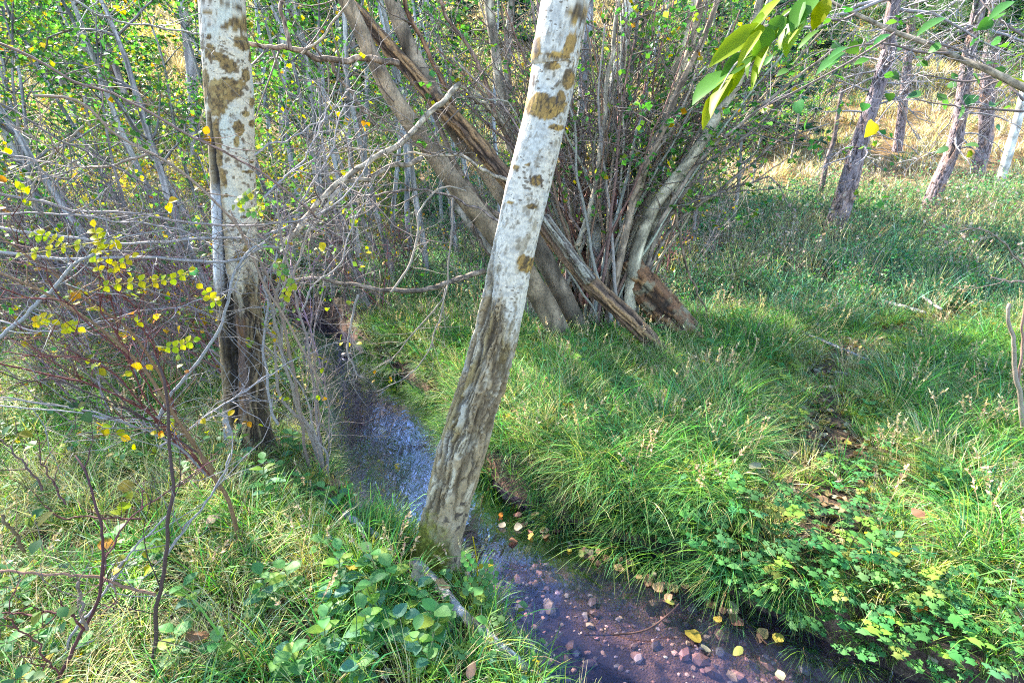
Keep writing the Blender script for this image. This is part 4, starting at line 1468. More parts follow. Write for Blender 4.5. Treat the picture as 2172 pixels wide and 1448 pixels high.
traced_shrub('bramble', 'thorny dark red shoots crossing the grass in the bottom left corner', 'shrub', (130, 1440), [
    ([(115, 1460), (160, 1370), (200, 1290), (212, 1200), (216, 1120), (205, 1050), (180, 990), (165, 965)], 1.12, 1.35, 9, 5, (.13, .05, .05)),
    ([(180, 1335), (150, 1310), (100, 1300), (50, 1305), (0, 1298)], 1.15, 1.1, 6, 4, (.16, .05, .045)),
    ([(130, 1440), (105, 1400), (60, 1350), (15, 1305)], 1.12, 1.1, 5, 4, (.2, .07, .06)),
    ([(215, 1240), (230, 1170), (270, 1110), (330, 1060), (400, 1010), (460, 970)], 1.3, 1.5, 5, 3, (.24, .09, .09)),
    ([(185, 1335), (172, 1270), (168, 1235)], 1.15, 1.15, 8, 7, (.30, .22, .17)),
    ([(100, 1440), (165, 1330), (230, 1240), (250, 1215)], 1.2, 1.3, 8, 5, (.42, .38, .37)),
    ([(300, 1100), (220, 1098), (140, 1095), (95, 1075)], 1.5, 1.5, 6, 4, (.16, .06, .04)),
    ([(330, 1260), (220, 1230), (110, 1215), (0, 1210)], 1.3, 1.2, 8, 7, (.40, .22, .14)),
    ([(52, 1170), (30, 1130), (0, 1095)], 1.35, 1.35, 8, 8, (.22, .15, .07)),
    ([(90, 1040), (70, 1000), (40, 966), (0, 930)], 1.6, 1.6, 6, 4, (.2, .12, .1)),
    ([(140, 1070), (110, 1020), (75, 960)], 1.6, 1.65, 5, 3, (.2, .09, .08)),
], 203, 4, .12, [(.10, .17, .05), (.2, .22, .04), (.08, .15, .06)], (.08, .25), .04)
traced_shrub('grey_shrub', 'pale grey branches crossing in front of the upright aspen', 'shrub', (330, 900), [
    ([(333, 905), (345, 865), (363, 836), (400, 793), (427, 760), (457, 716), (477, 670), (490, 623), (497, 573), (515, 545), (535, 530), (565, 515)], 2.0, 2.25, 9, 6, (.40, .38, .36)),
    ([(-30, 735), (0, 713), (43, 676), (87, 636), (130, 596), (160, 566), (200, 533), (230, 500)], 1.6, 1.75, 11, 7, (.40, .38, .35)),
    ([(-30, 480), (0, 483), (100, 496), (233, 513), (333, 516), (400, 508), (500, 505), (550, 514)], 2.2, 2.3, 8, 6, (.42, .37, .33)),
    ([(-30, 530), (0, 535), (133, 546), (300, 548), (433, 555), (500, 553), (533, 543), (560, 526), (590, 525)], 2.15, 2.3, 9, 6, (.42, .38, .35)),
    ([(340, 945), (367, 930), (425, 890), (483, 853), (550, 810), (580, 790)], 1.95, 2.2, 6, 4, (.44, .39, .38)),
    ([(-20, 85), (0, 93), (67, 123), (150, 167), (233, 197), (317, 237), (400, 287), (483, 327), (550, 363), (610, 410), (657, 440), (670, 460)], 1.8, 2.2, 7, 5, (.30, .19, .15)),
    ([(75, 203), (150, 210), (200, 240), (233, 277), (300, 317), (350, 343), (417, 393), (467, 440), (500, 480), (535, 540), (570, 620), (620, 700), (680, 820)], 2.0, 2.3, 7, 6, (.42, .29, .2)),
    ([(313, 327), (267, 343), (217, 353), (167, 350), (143, 337), (83, 300), (20, 262)], 2.1, 2.0, 7, 3, (.42, .31, .23)),
    ([(-20, 205), (0, 220), (100, 283), (200, 333), (293, 380), (360, 430)], 1.9, 2.0, 6, 4, (.2, .16, .14)),
    ([(-20, 410), (0, 413), (100, 430), (167, 447), (250, 450), (333, 463), (433, 473), (533, 477), (640, 466)], 2.0, 2.3, 8, 5, (.40, .32, .28)),
    ([(177, 267), (130, 310), (90, 350), (60, 420)], 2.1, 2.1, 5, 4, (.44, .36, .28)),
    ([(140, -10), (153, 0), (233, 40), (300, 53), (423, 70)], 2.4, 2.5, 6, 4, (.42, .38, .33)),
    ([(-20, 455), (120, 452), (260, 470), (420, 500), (470, 540)], 1.7, 1.9, 6, 3, (.36, .3, .27)),
    ([(-10, 320), (80, 350), (140, 420), (210, 480), (300, 510)], 1.8, 1.9, 5, 3, (.32, .26, .23)),
    ([(0, 680), (80, 700), (180, 690), (300, 660), (420, 640), (500, 610)], 2.0, 2.1, 4, 3, (.40, .35, .35)),
    ([(0, 860), (130, 870), (260, 890), (370, 880)], 1.7, 1.8, 4, 3, (.44, .40, .38)),
], 204, 13, .04, YEL)
traced_shrub('bare_shrub', 'clump of bare upright stems between the upright aspen and the stream', 'shrub', (685, 1000), [
    ([(690, 1020), (669, 931), (638, 880), (621, 821), (604, 776), (590, 720), (575, 660), (560, 600), (548, 552)], 2.45, 2.4, 11, 5, LT_),
    ([(683, 1010), (655, 914), (620, 873), (592, 830), (586, 760), (580, 660), (600, 560)], 2.5, 2.5, 10, 5, LT_),
    ([(660, 1000), (645, 950), (638, 880), (624, 793), (607, 707), (593, 648), (573, 597), (548, 552), (517, 500), (490, 450)], 2.42, 2.35, 8, 5, (.36, .25, .18)),
    ([(690, 1010), (676, 943), (666, 845), (655, 759), (638, 673), (624, 604), (607, 552), (593, 480), (585, 400)], 2.5, 2.6, 8, 4, (.40, .31, .26)),
    ([(597, 742), (600, 673), (614, 604), (638, 535), (660, 470), (690, 420)], 2.5, 2.7, 6, 4, LT_),
    ([(590, 900), (573, 862), (562, 776), (559, 724), (566, 638), (564, 597), (585, 540)], 2.4, 2.4, 7, 5, (.46, .42, .40)),
    ([(700, 1030), (690, 960), (668, 920), (645, 830), (600, 770), (560, 730)], 2.4, 2.3, 6, 3, (.44, .36, .3)),
    ([(680, 1000), (678, 900), (672, 820), (664, 740), (655, 700)], 2.5, 2.6, 5, 3, (.36, .26, .2)),
    ([(690, 1000), (700, 900), (688, 800), (690, 720)], 2.5, 2.6, 4, 2, (.40, .3, .25)),
    ([(640, 660), (670, 600), (720, 560), (745, 480), (770, 430)], 2.7, 3.0, 5, 3, (.44, .38, .33)),
    ([(600, 560), (620, 480), (650, 410), (700, 330), (720, 250), (735, 220)], 2.7, 2.9, 5, 3, (.46, .40, .38)),
    ([(560, 420), (600, 380), (640, 345), (670, 290), (690, 240)], 2.5, 2.7, 6, 3, (.46, .40, .38)),
    ([(560, 500), (630, 470), (700, 440), (760, 380), (800, 310)], 2.6, 3.0, 5, 3, (.46, .40, .37)),
    ([(540, 330), (580, 300), (610, 300), (650, 270), (690, 250), (740, 190)], 2.5, 2.8, 5, 3, (.46, .40, .37)),
    ([(830, 620), (870, 560), (885, 500), (890, 450), (920, 410), (950, 395), (990, 405)], 3.4, 3.8, 6, 4, (.46, .38, .29)),
    ([(960, 420), (956, 520), (948, 600), (935, 640), (900, 680), (850, 740), (800, 780)], 3.3, 3.3, 5, 3, (.40, .32, .25)),
    ([(945, 610), (930, 680), (900, 760), (860, 800), (800, 830)], 3.3, 3.2, 4, 3, (.40, .33, .26)),
    ([(760, 625), (745, 680), (738, 740), (755, 790), (770, 800)], 3.4, 3.3, 6, 4, (.42, .36, .3)),
], 205, 13, .06, YEL, (.15, .5))
traced_shrub('bare_sapling', 'thin bare sapling with a snapped top at the right edge', 'sapling', (2165, 945), [
    ([(2172, 960), (2166, 900), (2156, 800), (2146, 720), (2138, 645)], 2.5, 2.5, 12, 8, (.46, .36, .27)),
    ([(2160, 810), (2168, 740), (2172, 660), (2176, 596), (2210, 480)], 2.5, 2.5, 6, 5, (.44, .26, .2)),
    ([(2176, 596), (2150, 597), (2105, 588)], 2.5, 2.45, 5, 3, (.46, .30, .24)),
], 206, 1, .0)
traced_shrub('weed_stalk', 'tall thin dry stalk bending in from the right edge above the sapling', 'plant', (2172, 590), [
    ([(2185, 580), (2150, 540), (2110, 500), (2075, 485), (2033, 490)], 3.4, 3.2, 5, 3, (.36, .27, .2)),
], 207, 3, .0)
# ------------------------------------------------------------------ grass and ground cover
def blades(mb, rng, n, rad, L, w, p0, p1, cols, wts, segs=4, tipmix=None, aim=None):
    a = rng.uniform(0, 6.283, n)
    az = a + rng.normal(0, .5, n) if aim is None else rng.normal(0, aim, n)
    rr = rad * np.sqrt(rng.uniform(0, 1, n))
    base = np.stack([rr * np.cos(a), rr * np.sin(a), np.full(n, -.02)], -1)
    ln = rng.uniform(L[0], L[1], n)
    f0, f1 = rng.uniform(p0[0], p0[1], n), rng.uniform(p1[0], p1[1], n)
    t = np.linspace(0, 1, segs + 1)
    mid = (t[:-1] + t[1:]) / 2
    ang = f0[:, None] + f1[:, None] * mid[None] ** 1.3
    dx = np.cumsum(np.sin(ang), 1) / segs * ln[:, None]
    dz = np.cumsum(np.cos(ang), 1) / segs * ln[:, None]
    dx = np.hstack([np.zeros((n, 1)), dx])
    dz = np.hstack([np.zeros((n, 1)), dz])
    h = np.stack([np.cos(az), np.sin(az), 0 * az], -1)
    c = base[:, None] + h[:, None] * dx[..., None] + np.array([0, 0, 1.0]) * dz[..., None]
    tw = az + math.pi / 2 + rng.normal(0, .7, n)
    sd = np.stack([np.cos(tw), np.sin(tw), 0 * tw], -1)
    ww = (w * rng.uniform(.6, 1.3, n))[:, None] * np.array([.8, 1, .9, .6, .35, .2, .1])[None, :segs + 1]
    ww[:, -1] = .0003
    v = np.stack([c - sd[:, None] * ww[..., None], c + sd[:, None] * ww[..., None]], 2)        # n, segs+1, 2, 3
    b = (np.arange(n) * (segs + 1) * 2)[:, None, None]
    k = (np.arange(segs) * 2)[None, :, None]
    q = b + k + np.array([0, 1, 3, 2])[None, None]
    cc = pick(rng, n, cols, wts, .55)
    tip = np.array(tipmix if tipmix is not None else (.24, .31, .10))
    m = (t ** 2)[None, :, None] * rng.uniform(0, .75, n)[:, None, None]
    cv = cc[:, None] * (1 - m) + tip * m
    cv = np.repeat(cv[:, :, None], 2, 2)
    mb.add(v.reshape(-1, 3), q.reshape(-1, 4), None, cv.reshape(-1, 3))


G_GREEN = [(.085, .24, .045), (.06, .18, .06), (.14, .30, .05), (.05, .165, .075)]
G_STRAW = [(.50, .40, .19), (.60, .48, .25), (.42, .32, .13), (.33, .32, .10)]
G_YELLOW = [(.28, .34, .05), (.37, .37, .06), (.18, .28, .045), (.48, .41, .13)]


def seed_stalks(m):
    for k in range(4):
        p = limb(m, rng, (rng.normal(0, .05), rng.normal(0, .05), -.02), (rng.normal(0, .3), rng.normal(0, .3), 1), rng.uniform(.35, .62), .0014, (.55, .43, .24), 8, .09, -.03, 3, .5)
        k2 = 16
        j = rng.uniform(5.6, 7.99, k2)
        i0 = j.astype(int)
        add_leaves(m, 'small', p[i0] + (p[i0 + 1] - p[i0]) * (j - i0)[:, None], rng.normal(0, .5, (k2, 3)) + nrm(p[-1] - p[-3]), rng.uniform(.012, .024, k2), pick(rng, k2, [(.58, .45, .28), (.50, .36, .22)]), rng, None, .7)


def proto(fn, mat, name):
    mb = MB()
    fn(mb)
    return mb.build(name, mat, None, True, False)


def stuff_scatter(name, protos, pos, rz, tilt, sc, idx, mat=None, parent=None):
    """One object of kind stuff: prototypes set on points by geometry nodes."""
    coll = bpy.data.collections.new(name + '_sources')
    for k, o in enumerate(protos):
        o.name = '%s_source_%02d' % (name, k)
        coll.objects.link(o)
    me = bpy.data.meshes.new(name)
    n = len(pos)
    me.vertices.add(n)
    me.vertices.foreach_set('co', np.asarray(pos, np.float32).ravel())
    ra = me.attributes.new('rot', 'FLOAT_VECTOR', 'POINT')
    ra.data.foreach_set('vector', np.stack([tilt[:, 0], tilt[:, 1], rz], -1).astype(np.float32).ravel())
    sa_ = me.attributes.new('scl', 'FLOAT_VECTOR', 'POINT')
    s3 = sc if np.ndim(sc) == 2 else np.repeat(np.asarray(sc)[:, None], 3, 1)
    sa_.data.foreach_set('vector', s3.astype(np.float32).ravel())
    ia = me.attributes.new('idx', 'INT', 'POINT')
    ia.data.foreach_set('value', np.asarray(idx, np.int32))
    o = bpy.data.objects.new(name, me)
    COL.objects.link(o)
    ng = bpy.data.node_groups.new(name + '_nodes', 'GeometryNodeTree')
    ng.interface.new_socket('Geometry', in_out='INPUT', socket_type='NodeSocketGeometry')
    ng.interface.new_socket('Geometry', in_out='OUTPUT', socket_type='NodeSocketGeometry')
    gi, go = ng.nodes.new('NodeGroupInput'), ng.nodes.new('NodeGroupOutput')
    ci = ng.nodes.new('GeometryNodeCollectionInfo')
    ci.inputs['Collection'].default_value = coll
    ci.inputs['Separate Children'].default_value = True
    ci.inputs['Reset Children'].default_value = True
    ip = ng.nodes.new('GeometryNodeInstanceOnPoints')
    ip.inputs['Pick Instance'].default_value = True

    def attr(nm, typ):
        a = ng.nodes.new('GeometryNodeInputNamedAttribute')
        a.data_type = typ
        a.inputs['Name'].default_value = nm
        return [s for s in a.outputs if s.enabled and s.name == 'Attribute'][0]

    er = ng.nodes.new('FunctionNodeEulerToRotation')
    L = ng.links.new
    L(attr('rot', 'FLOAT_VECTOR'), er.inputs[0])
    L(gi.outputs[0], ip.inputs['Points'])
    L(ci.outputs[0], ip.inputs['Instance'])
    L(attr('idx', 'INT'), ip.inputs['Instance Index'])
    L(er.outputs[0], ip.inputs['Rotation'])
    L(attr('scl', 'FLOAT_VECTOR'), ip.inputs['Scale'])
    L(ip.outputs[0], go.inputs[0])
    md = o.modifiers.new('scatter', 'NODES')
    md.node_group = ng
    tag(o, None, None, None, 'stuff')
    return o


def rand_pts(rng, n, y0, y1, mu=1.12, ux=None):
    """Ground points spread over the wedge in view between two distances."""
    y = np.sqrt(rng.uniform(y0 ** 2, y1 ** 2, n))
    x = rng.uniform(-mu, mu, n) * (y + .35)
    return x, y


rng = np.random.default_rng(301)
protos_near = [
    proto(lambda m: blades(m, rng, 44, .05, (.20, .40), .0030, (.05, .5), (.9, 2.3), G_GREEN, [3, 2, 2, 1]), M['grass'], 'tussock'),
    proto(lambda m: blades(m, rng, 44, .05, (.22, .42), .0027, (.1, .6), (.9, 2.2), G_GREEN + G_YELLOW[:2], [3, 2, 2, 1, 1.2, .6]), M['grass'], 'tussock'),
    proto(lambda m: blades(m, rng, 42, .07, (.10, .22), .0028, (.0, .7), (.2, 1.6), G_GREEN + G_YELLOW, None), M['grass'], 'short_grass'),
    proto(lambda m: blades(m, rng, 42, .07, (.12, .28), .0024, (.0, .9), (.2, 1.8), G_YELLOW + G_GREEN[:2], None), M['grass'], 'short_grass'),
    proto(lambda m: blades(m, rng, 40, .06, (.15, .35), .0020, (.1, 1.1), (.3, 1.7), G_STRAW, None, 4, (.62, .52, .33)), M['grass'], 'dry_grass'),
    proto(lambda m: blades(m, rng, 9, .04, (.25, .48), .0055, (.05, .6), (.4, 1.6), G_GREEN, None), M['grass'], 'broad_grass'),
    proto(lambda m: blades(m, rng, 60, .06, (.26, .50), .0028, (.15, .7), (1.2, 2.3), G_GREEN + G_STRAW[:1], [3, 2, 3, 1, .5], 5, None, .75), M['grass'], 'hanging_grass'),
    proto(lambda m: blades(m, rng, 34, .09, (.22, .45), .0016, (.2, 1.3), (.1, 1.0), G_STRAW + G_YELLOW[1:2], None, 4, (.66, .56, .36)), M['grass'], 'fallen_straw'),
    proto(lambda m: blades(m, rng, 120, .07, (.30, .56), .0027, (.05, .75), (1.0, 2.2), [(.075, .24, .06), (.12, .30, .07), (.05, .17, .07), (.26, .34, .08), (.45, .38, .17)], [3, 3, 2, 1, .7], 5), M['grass'], 'big_tussock'),
    proto(lambda m: seed_stalks(m), M['grass'], 'seed_stalks'),
]
# near ground, both banks
x, y = rand_pts(rng, 7800, .8, 5.2)
sd = stream_dist(x, y)
pd = path_dist(x, y)
q = np.stack([x, y, 0 * x], -1)
cl = fbm(q * 2.2, 3, 44)
keep = (sd > np.where(y > 2.2, .07, .02)) & ((pd > .05 + .13 * cl) | (rng.random(len(x)) < .12))
# thin under the many-stemmed tree and round the trunks' feet
keep &= ~((np.hypot((x - .95) / .9, (y - 4.75) / .5) < 1) & (rng.random(len(x)) < .75))
for fx, fy, fr in ((AT.location.x, AT.location.y, .13), (LT.location.x, LT.location.y, .16)):
    keep &= np.hypot(x - fx, y - fy) > fr
keep &= (np.hypot(x, y) > .7)
x, y, sd, pd, cl = x[keep], y[keep], sd[keep], pd[keep], cl[keep]
left = x < np.interp(y, STREAM[:, 1], STREAM[:, 0])
n = len(x)
pr = np.zeros((n, 8))
pr[:] = [1.8, 1.7, 1.0, 1.7, 1.5, .35, 0, 1.1]
pr[left] = [.9, 1.1, 1.5, 2.4, 1.7, .25, 0, 1.3]
pr[pd < .45] *= np.array([.35, .35, 1.8, 1.0, 1.0, .5, 0, 1])
sunny = np.exp(-(((x - .85) / .55) ** 2 + ((y - 2.75) / .55) ** 2))  # more yellow and straw clumps here colour in a patch of sunlight
pr *= 1 + sunny[:, None] * np.array([-.3, 0, 0, 2.2, 1.5, 0, 0, 1.2])
pr[:, 4] *= (.3 + 2.0 * sstep(.45, .65, cl))
pr[:, 7] *= (.2 + 2.0 * sstep(.42, .6, cl))
pr /= pr.sum(1, keepdims=True)
idx = (pr.cumsum(1) < rng.random((n, 1))).sum(1)
sc = rng.uniform(.65, 1.1, n) * np.where(y < 1.5, .7, np.where(left, .8, .95)) * np.where(pd < .4, .6, 1) * np.where(sd < .1, .7, 1) * np.where(left & (sd < .45) & (y > 1.9), .6, 1)
rz = rng.uniform(0, 6.283, n)
# tussocks at the water's edge hang over it
hx, hy = rand_pts(rng, 9000, .9, 5.0)
hs = stream_dist(hx, hy)
hl = hx < np.interp(hy, STREAM[:, 1], STREAM[:, 0])
ok = (hs > np.where(hl, .02, -.04)) & np.where(hl, (hs < .10) & (rng.random(9000) < .35), (hs < .24) & (rng.random(9000) < np.interp(hy, [1.5, 1.9, 3.2], [.28, .55, .4])))
hx, hy, hl = hx[ok], hy[ok], hl[ok]
near_i = np.argmin((hx[:, None] - STREAM[None, :, 0]) ** 2 + (hy[:, None] - STREAM[None, :, 1]) ** 2, axis=1)
hr = np.arctan2(STREAM[near_i, 1] - hy, STREAM[near_i, 0] - hx) + rng.normal(0, .4, len(hx))
x, y, rz = np.concatenate([x, hx]), np.concatenate([y, hy]), np.concatenate([rz, hr])
idx = np.concatenate([idx, np.full(len(hx), 6)])
sc = np.concatenate([sc, rng.uniform(.6, 1.0, len(hx)) * np.where(hl, .45, np.interp(hy, [1.5, 1.9, 2.6, 3.2], [.5, .95, .9, .6]))])
# large arching tussocks on the right bank
bx, by = rng.uniform(-.2, 3.0, 560), rng.uniform(1.25, 4.6, 560)
ok = (stream_dist(bx, by) > .04) & (path_dist(bx, by) > .42) & (rng.random(560) < np.exp(-(((bx - .75) / .75) ** 2 + ((by - 2.25) / .6) ** 2)) + .13) & (bx > np.interp(by, STREAM[:, 1], STREAM[:, 0])) & (by > 1.2 + .0 * bx)
bx, by = bx[ok][:150], by[ok][:150]
x, y, rz = np.concatenate([x, bx]), np.concatenate([y, by]), np.concatenate([rz, rng.uniform(0, 6.283, len(bx))])
idx = np.concatenate([idx, np.full(len(bx), 8)])
sc = np.concatenate([sc, rng.uniform(.5, 1.1, len(bx)) * np.where(by < 1.75, .6, 1)])
sx, sy = rand_pts(rng, 330, 1.3, 5.5)
ok = (stream_dist(sx, sy) > .05) & (path_dist(sx, sy) > .12)
sx, sy = sx[ok], sy[ok]
x, y, rz = np.concatenate([x, sx]), np.concatenate([y, sy]), np.concatenate([rz, rng.uniform(0, 6.283, len(sx))])
idx = np.concatenate([idx, np.full(len(sx), 9)])
sc = np.concatenate([sc, rng.uniform(.6, 1.1, len(sx))])
n = len(x)
stuff_scatter('grass', protos_near, np.stack([x, y, H(x, y)], -1), rz, rng.normal(0, .12, (n, 2)), sc, idx)

# middle distance: taller cool grass and weeds
G_COOL = [(.085, .22, .10), (.11, .25, .12), (.075, .19, .11), (.18, .28, .14), (.34, .34, .23)]  # blue of sky-lit shade is mixed into these greens
G_MAUVE = [(.40, .32, .28), (.33, .27, .23), (.22, .25, .13), (.48, .40, .30)]


def weed(m, cols, h, lf_n):
    for k in range(5):
        p = limb(m, rng, (rng.normal(0, .05), rng.normal(0, .05), -.03), (rng.normal(0, .22), rng.normal(0, .22), 1), h * rng.uniform(.6, 1.1), .0025, pick(rng, 1, [(.3, .24, .17), (.2, .2, .1)])[0], 7, .1, 0, 3)
        for z_ in range(3):
            limb(m, rng, p[rng.integers(3, 8)], rng.normal(0, .6, 3) + [0, 0, .8], h * .25, .0013, (.3, .24, .18), 4, .15, 0, 3)
        ps = p[rng.integers(1, 8, lf_n)] + rng.normal(0, .02, (lf_n, 3))
        add_leaves(m, 'small', ps, rng.normal(0, 1, (lf_n, 3)) + [0, 0, .3], rng.uniform(.02, .05, lf_n), pick(rng, lf_n, cols), rng)


protos_mid = [
    proto(lambda m: blades(m, rng, 46, .12, (.22, .48), .0042, (.0, .5), (.2, 1.6), G_COOL, None, 4, (.28, .33, .22)), M['grass'], 'tall_grass'),
    proto(lambda m: blades(m, rng, 46, .13, (.18, .40), .0042, (.0, .7), (.3, 1.8), G_COOL + G_GREEN[:2], None, 4, (.22, .32, .16)), M['grass'], 'tall_grass'),
    proto(lambda m: blades(m, rng, 42, .12, (.25, .50), .0034, (.0, .5), (.1, 1.2), G_STRAW + G_MAUVE, None, 4, (.5, .42, .3)), M['grass'], 'dry_grass'),
    proto(lambda m: weed(m, G_COOL, .55, 12), M['leaf'], 'weed'),
    proto(lambda m: weed(m, G_COOL + G_GREEN, .42, 18), M['leaf'], 'weed'),
    proto(lambda m: weed(m, G_MAUVE, .6, 4), M['leaf'], 'weed'),
]
x, y = rand_pts(rng, 5600, 4.6, 12.2)
ok = YY(x, y) < 12.4
x, y = x[ok], y[ok]
sd, pd = stream_dist(x, y), path_dist(x, y)
q = np.stack([x, y, 0 * x], -1)
cl = fbm(q * .8, 3, 47)
keep = (sd > .08) & (pd > .2) & ~((np.hypot((x - .95) / .9, (y - 4.75) / .5) < 1) & (rng.random(len(x)) < .8))
x, y, cl = x[keep], y[keep], cl[keep]
n = len(x)
pr = np.tile(np.array([2.2, 1.6, .7, 1.2, 1.2, .45]), (n, 1))
farw = sstep(6.5, 10, YY(x, y))[:, None]
pr = pr * (1 - farw) + np.array([1.2, .7, 1.4, 1.6, .9, 1.4]) * farw
pr[:, 2] *= (.3 + 2 * sstep(.45, .62, cl))
pr[:, 5] *= (.2 + 2.4 * sstep(.42, .6, cl))
mv = np.exp(-(((x - 3.4) / 1.6) ** 2 + ((y - 7.8) / 1.3) ** 2))[:, None]
pr = pr * (1 + mv * np.array([-.3, -.6, 3.0, 0, -.4, 2.5]))
pr /= pr.sum(1, keepdims=True)
idx = (pr.cumsum(1) < rng.random((n, 1))).sum(1)
sc = rng.uniform(.7, 1.2, n) * np.where(x < -.5, .75, 1.0) * np.interp(y, [4.6, 6.5], [.7, 1.0]) * np.where(x > 1.5, np.interp(y, [5.5, 8], [1.0, 1.35]), 1)
stuff_scatter('tall_grass', protos_mid, np.stack([x, y, H(x, y)], -1), rng.uniform(0, 6.283, n), rng.normal(0, .1, (n, 2)), sc, idx)

# hillside: golden dry grass
G_GOLD = [(.60, .44, .29), (.54, .37, .24), (.42, .31, .20), (.60, .48, .35), (.30, .24, .14)]
protos_hill = [
    proto(lambda m: blades(m, rng, 60, .22, (.25, .55), .008, (.0, .6), (.1, 1.4), G_GOLD, None, 3, (.62, .5, .3)), M['grass'], 'gold_grass'),
    proto(lambda m: blades(m, rng, 60, .22, (.2, .45), .008, (.0, .8), (.1, 1.6), G_GOLD + G_MAUVE, None, 3, (.6, .5, .3)), M['grass'], 'gold_grass'),
    proto(lambda m: blades(m, rng, 50, .22, (.2, .4), .008, (.0, .7), (.1, 1.5), G_COOL + G_YELLOW, None, 3, (.4, .36, .16)), M['grass'], 'green_grass'),
    proto(lambda m: weed(m, [(.12, .17, .05), (.35, .28, .06), (.4, .22, .06)], .7, 16), M['leaf'], 'weed'),
]
x, y = rand_pts(rng, 6600, 8.5, 38, 1.15)
ok = YY(x, y) > 11.2
x, y = x[ok], y[ok]
q = np.stack([x, y, 0 * x], -1)
cl = fbm(q * .35, 3, 49)
n = len(x)
pr = np.tile(np.array([2.2, 1.7, .5, .45]), (n, 1))
pr[:, 2] *= .2 + 3.0 * sstep(.5, .65, cl) + 2.0 * sstep(12.8, 11.4, YY(x, y))
pr /= pr.sum(1, keepdims=True)
idx = (pr.cumsum(1) < rng.random((n, 1))).sum(1)
stuff_scatter('golden_grass', protos_hill, np.stack([x, y, H(x, y)], -1), rng.uniform(0, 6.283, n), rng.normal(0, .1, (n, 2)), rng.uniform(.7, 1.2, n) * np.interp(y, [11, 25], [.8, 1.3]), idx)

# ------------------------------------------------------------------ low leafy ground cover (stuff) and single plants (things)
def cover_leaf(m, kind, n, rad, hgt, size, cols, wide=1.0):
    a = rng.uniform(0, 6.283, n)
    rr = rad * np.sqrt(rng.uniform(.05, 1, n))
    p = np.stack([rr * np.cos(a), rr * np.sin(a), rng.uniform(hgt[0], hgt[1], n)], -1)
    d = np.stack([np.cos(a), np.sin(a), rng.normal(-.05, .2, n)], -1) + rng.normal(0, .4, (n, 3)) * [1, 1, .3]
    for k in range(n):
        m.tube(np.array([p[k] * [.25, .25, 0], p[k] * [.7, .7, .6], p[k]]), .0012, 3, (.12, .17, .05))
    add_leaves(m, kind, p, d, rng.uniform(size[0], size[1], n), pick(rng, n, cols, None, .2), rng, np.array([0, 0, 1.0]) + rng.normal(0, .22, (n, 3)), wide)


BUT = [(.10, .24, .08), (.14, .28, .085), (.08, .20, .07), (.22, .30, .07)]
OVL = [(.11, .23, .08), (.15, .28, .095), (.085, .19, .07), (.25, .32, .07), (.14, .26, .15)]
cov = [proto(lambda m: cover_leaf(m, 'lobed', 7, .09, (.05, .13), (.035, .06), BUT, 1.05), M['leaf'], 'cover'),
       proto(lambda m: cover_leaf(m, 'lobed', 9, .11, (.05, .16), (.03, .055), BUT, 1.05), M['leaf'], 'cover'),
       proto(lambda m: cover_leaf(m, 'oval', 9, .08, (.04, .16), (.03, .06), OVL, 1.15), M['leaf'], 'cover'),
       proto(lambda m: cover_leaf(m, 'small', 18, .09, (.03, .14), (.02, .04), OVL + [(.35, .3, .05)], 1.2), M['leaf'], 'cover')]
x, y = rand_pts(rng, 2600, .9, 6.0)
sd, pd = stream_dist(x, y), path_dist(x, y)
cl = fbm(np.stack([x, y, 0 * x], -1) * 1.7, 3, 52)
left = x < np.interp(y, STREAM[:, 1], STREAM[:, 0])
keep = (sd > .04) & (pd > .16) & (rng.random(len(x)) < sstep(.38, .62, cl)) & ~(np.hypot(x - LT.location.x, y - LT.location.y) < .15)
x, y, left, cl = x[keep], y[keep], left[keep], cl[keep]
n = len(x)
pr = np.where(left[:, None], np.array([.15, .15, 1.5, 2.0]), np.array([1.5, 1.3, .5, .9]))
pr = pr / pr.sum(1, keepdims=True)
idx = (pr.cumsum(1) < rng.random((n, 1))).sum(1)
stuff_scatter('ground_cover', cov, np.stack([x, y, H(x, y) + .02], -1), rng.uniform(0, 6.283, n), rng.normal(0, .12, (n, 2)), rng.uniform(.6, 1.1, n), idx)


def plant_proto(name, kind, n, rad, hgt, size, cols, wide, seed):
    global rng
    keep_ = rng
    rng = np.random.default_rng(seed)
    root = thing(name, name, 'plant')
    a0 = rng.uniform(0, 6.283)
    st = MB()
    for k in range(n):
        a = a0 + k * 2.4 + rng.normal(0, .2)
        h = rng.uniform(*hgt)
        rr = rad * rng.uniform(.4, 1)
        tip = np.array([rr * math.cos(a), rr * math.sin(a), h])
        st.tube(catmull(np.array([[0, 0, -.02], tip * [.35, .35, .6], tip]), 6), np.linspace(.002, .0012, 6), 4, (.16, .19, .06))
        lf = MB()
        add_leaves(lf, kind, [tip], [np.array([math.cos(a), math.sin(a), rng.normal(-.1, .2)])], rng.uniform(*size), pick(rng, 1, cols, None, .15), rng, np.array([[0, 0, 1.0]]) + rng.normal(0, .2, (1, 3)), wide)
        lf.build('leaf', M['leaf'], root)
    st.build('stalk', M['leaf'], root)
    rng = keep_
    return root


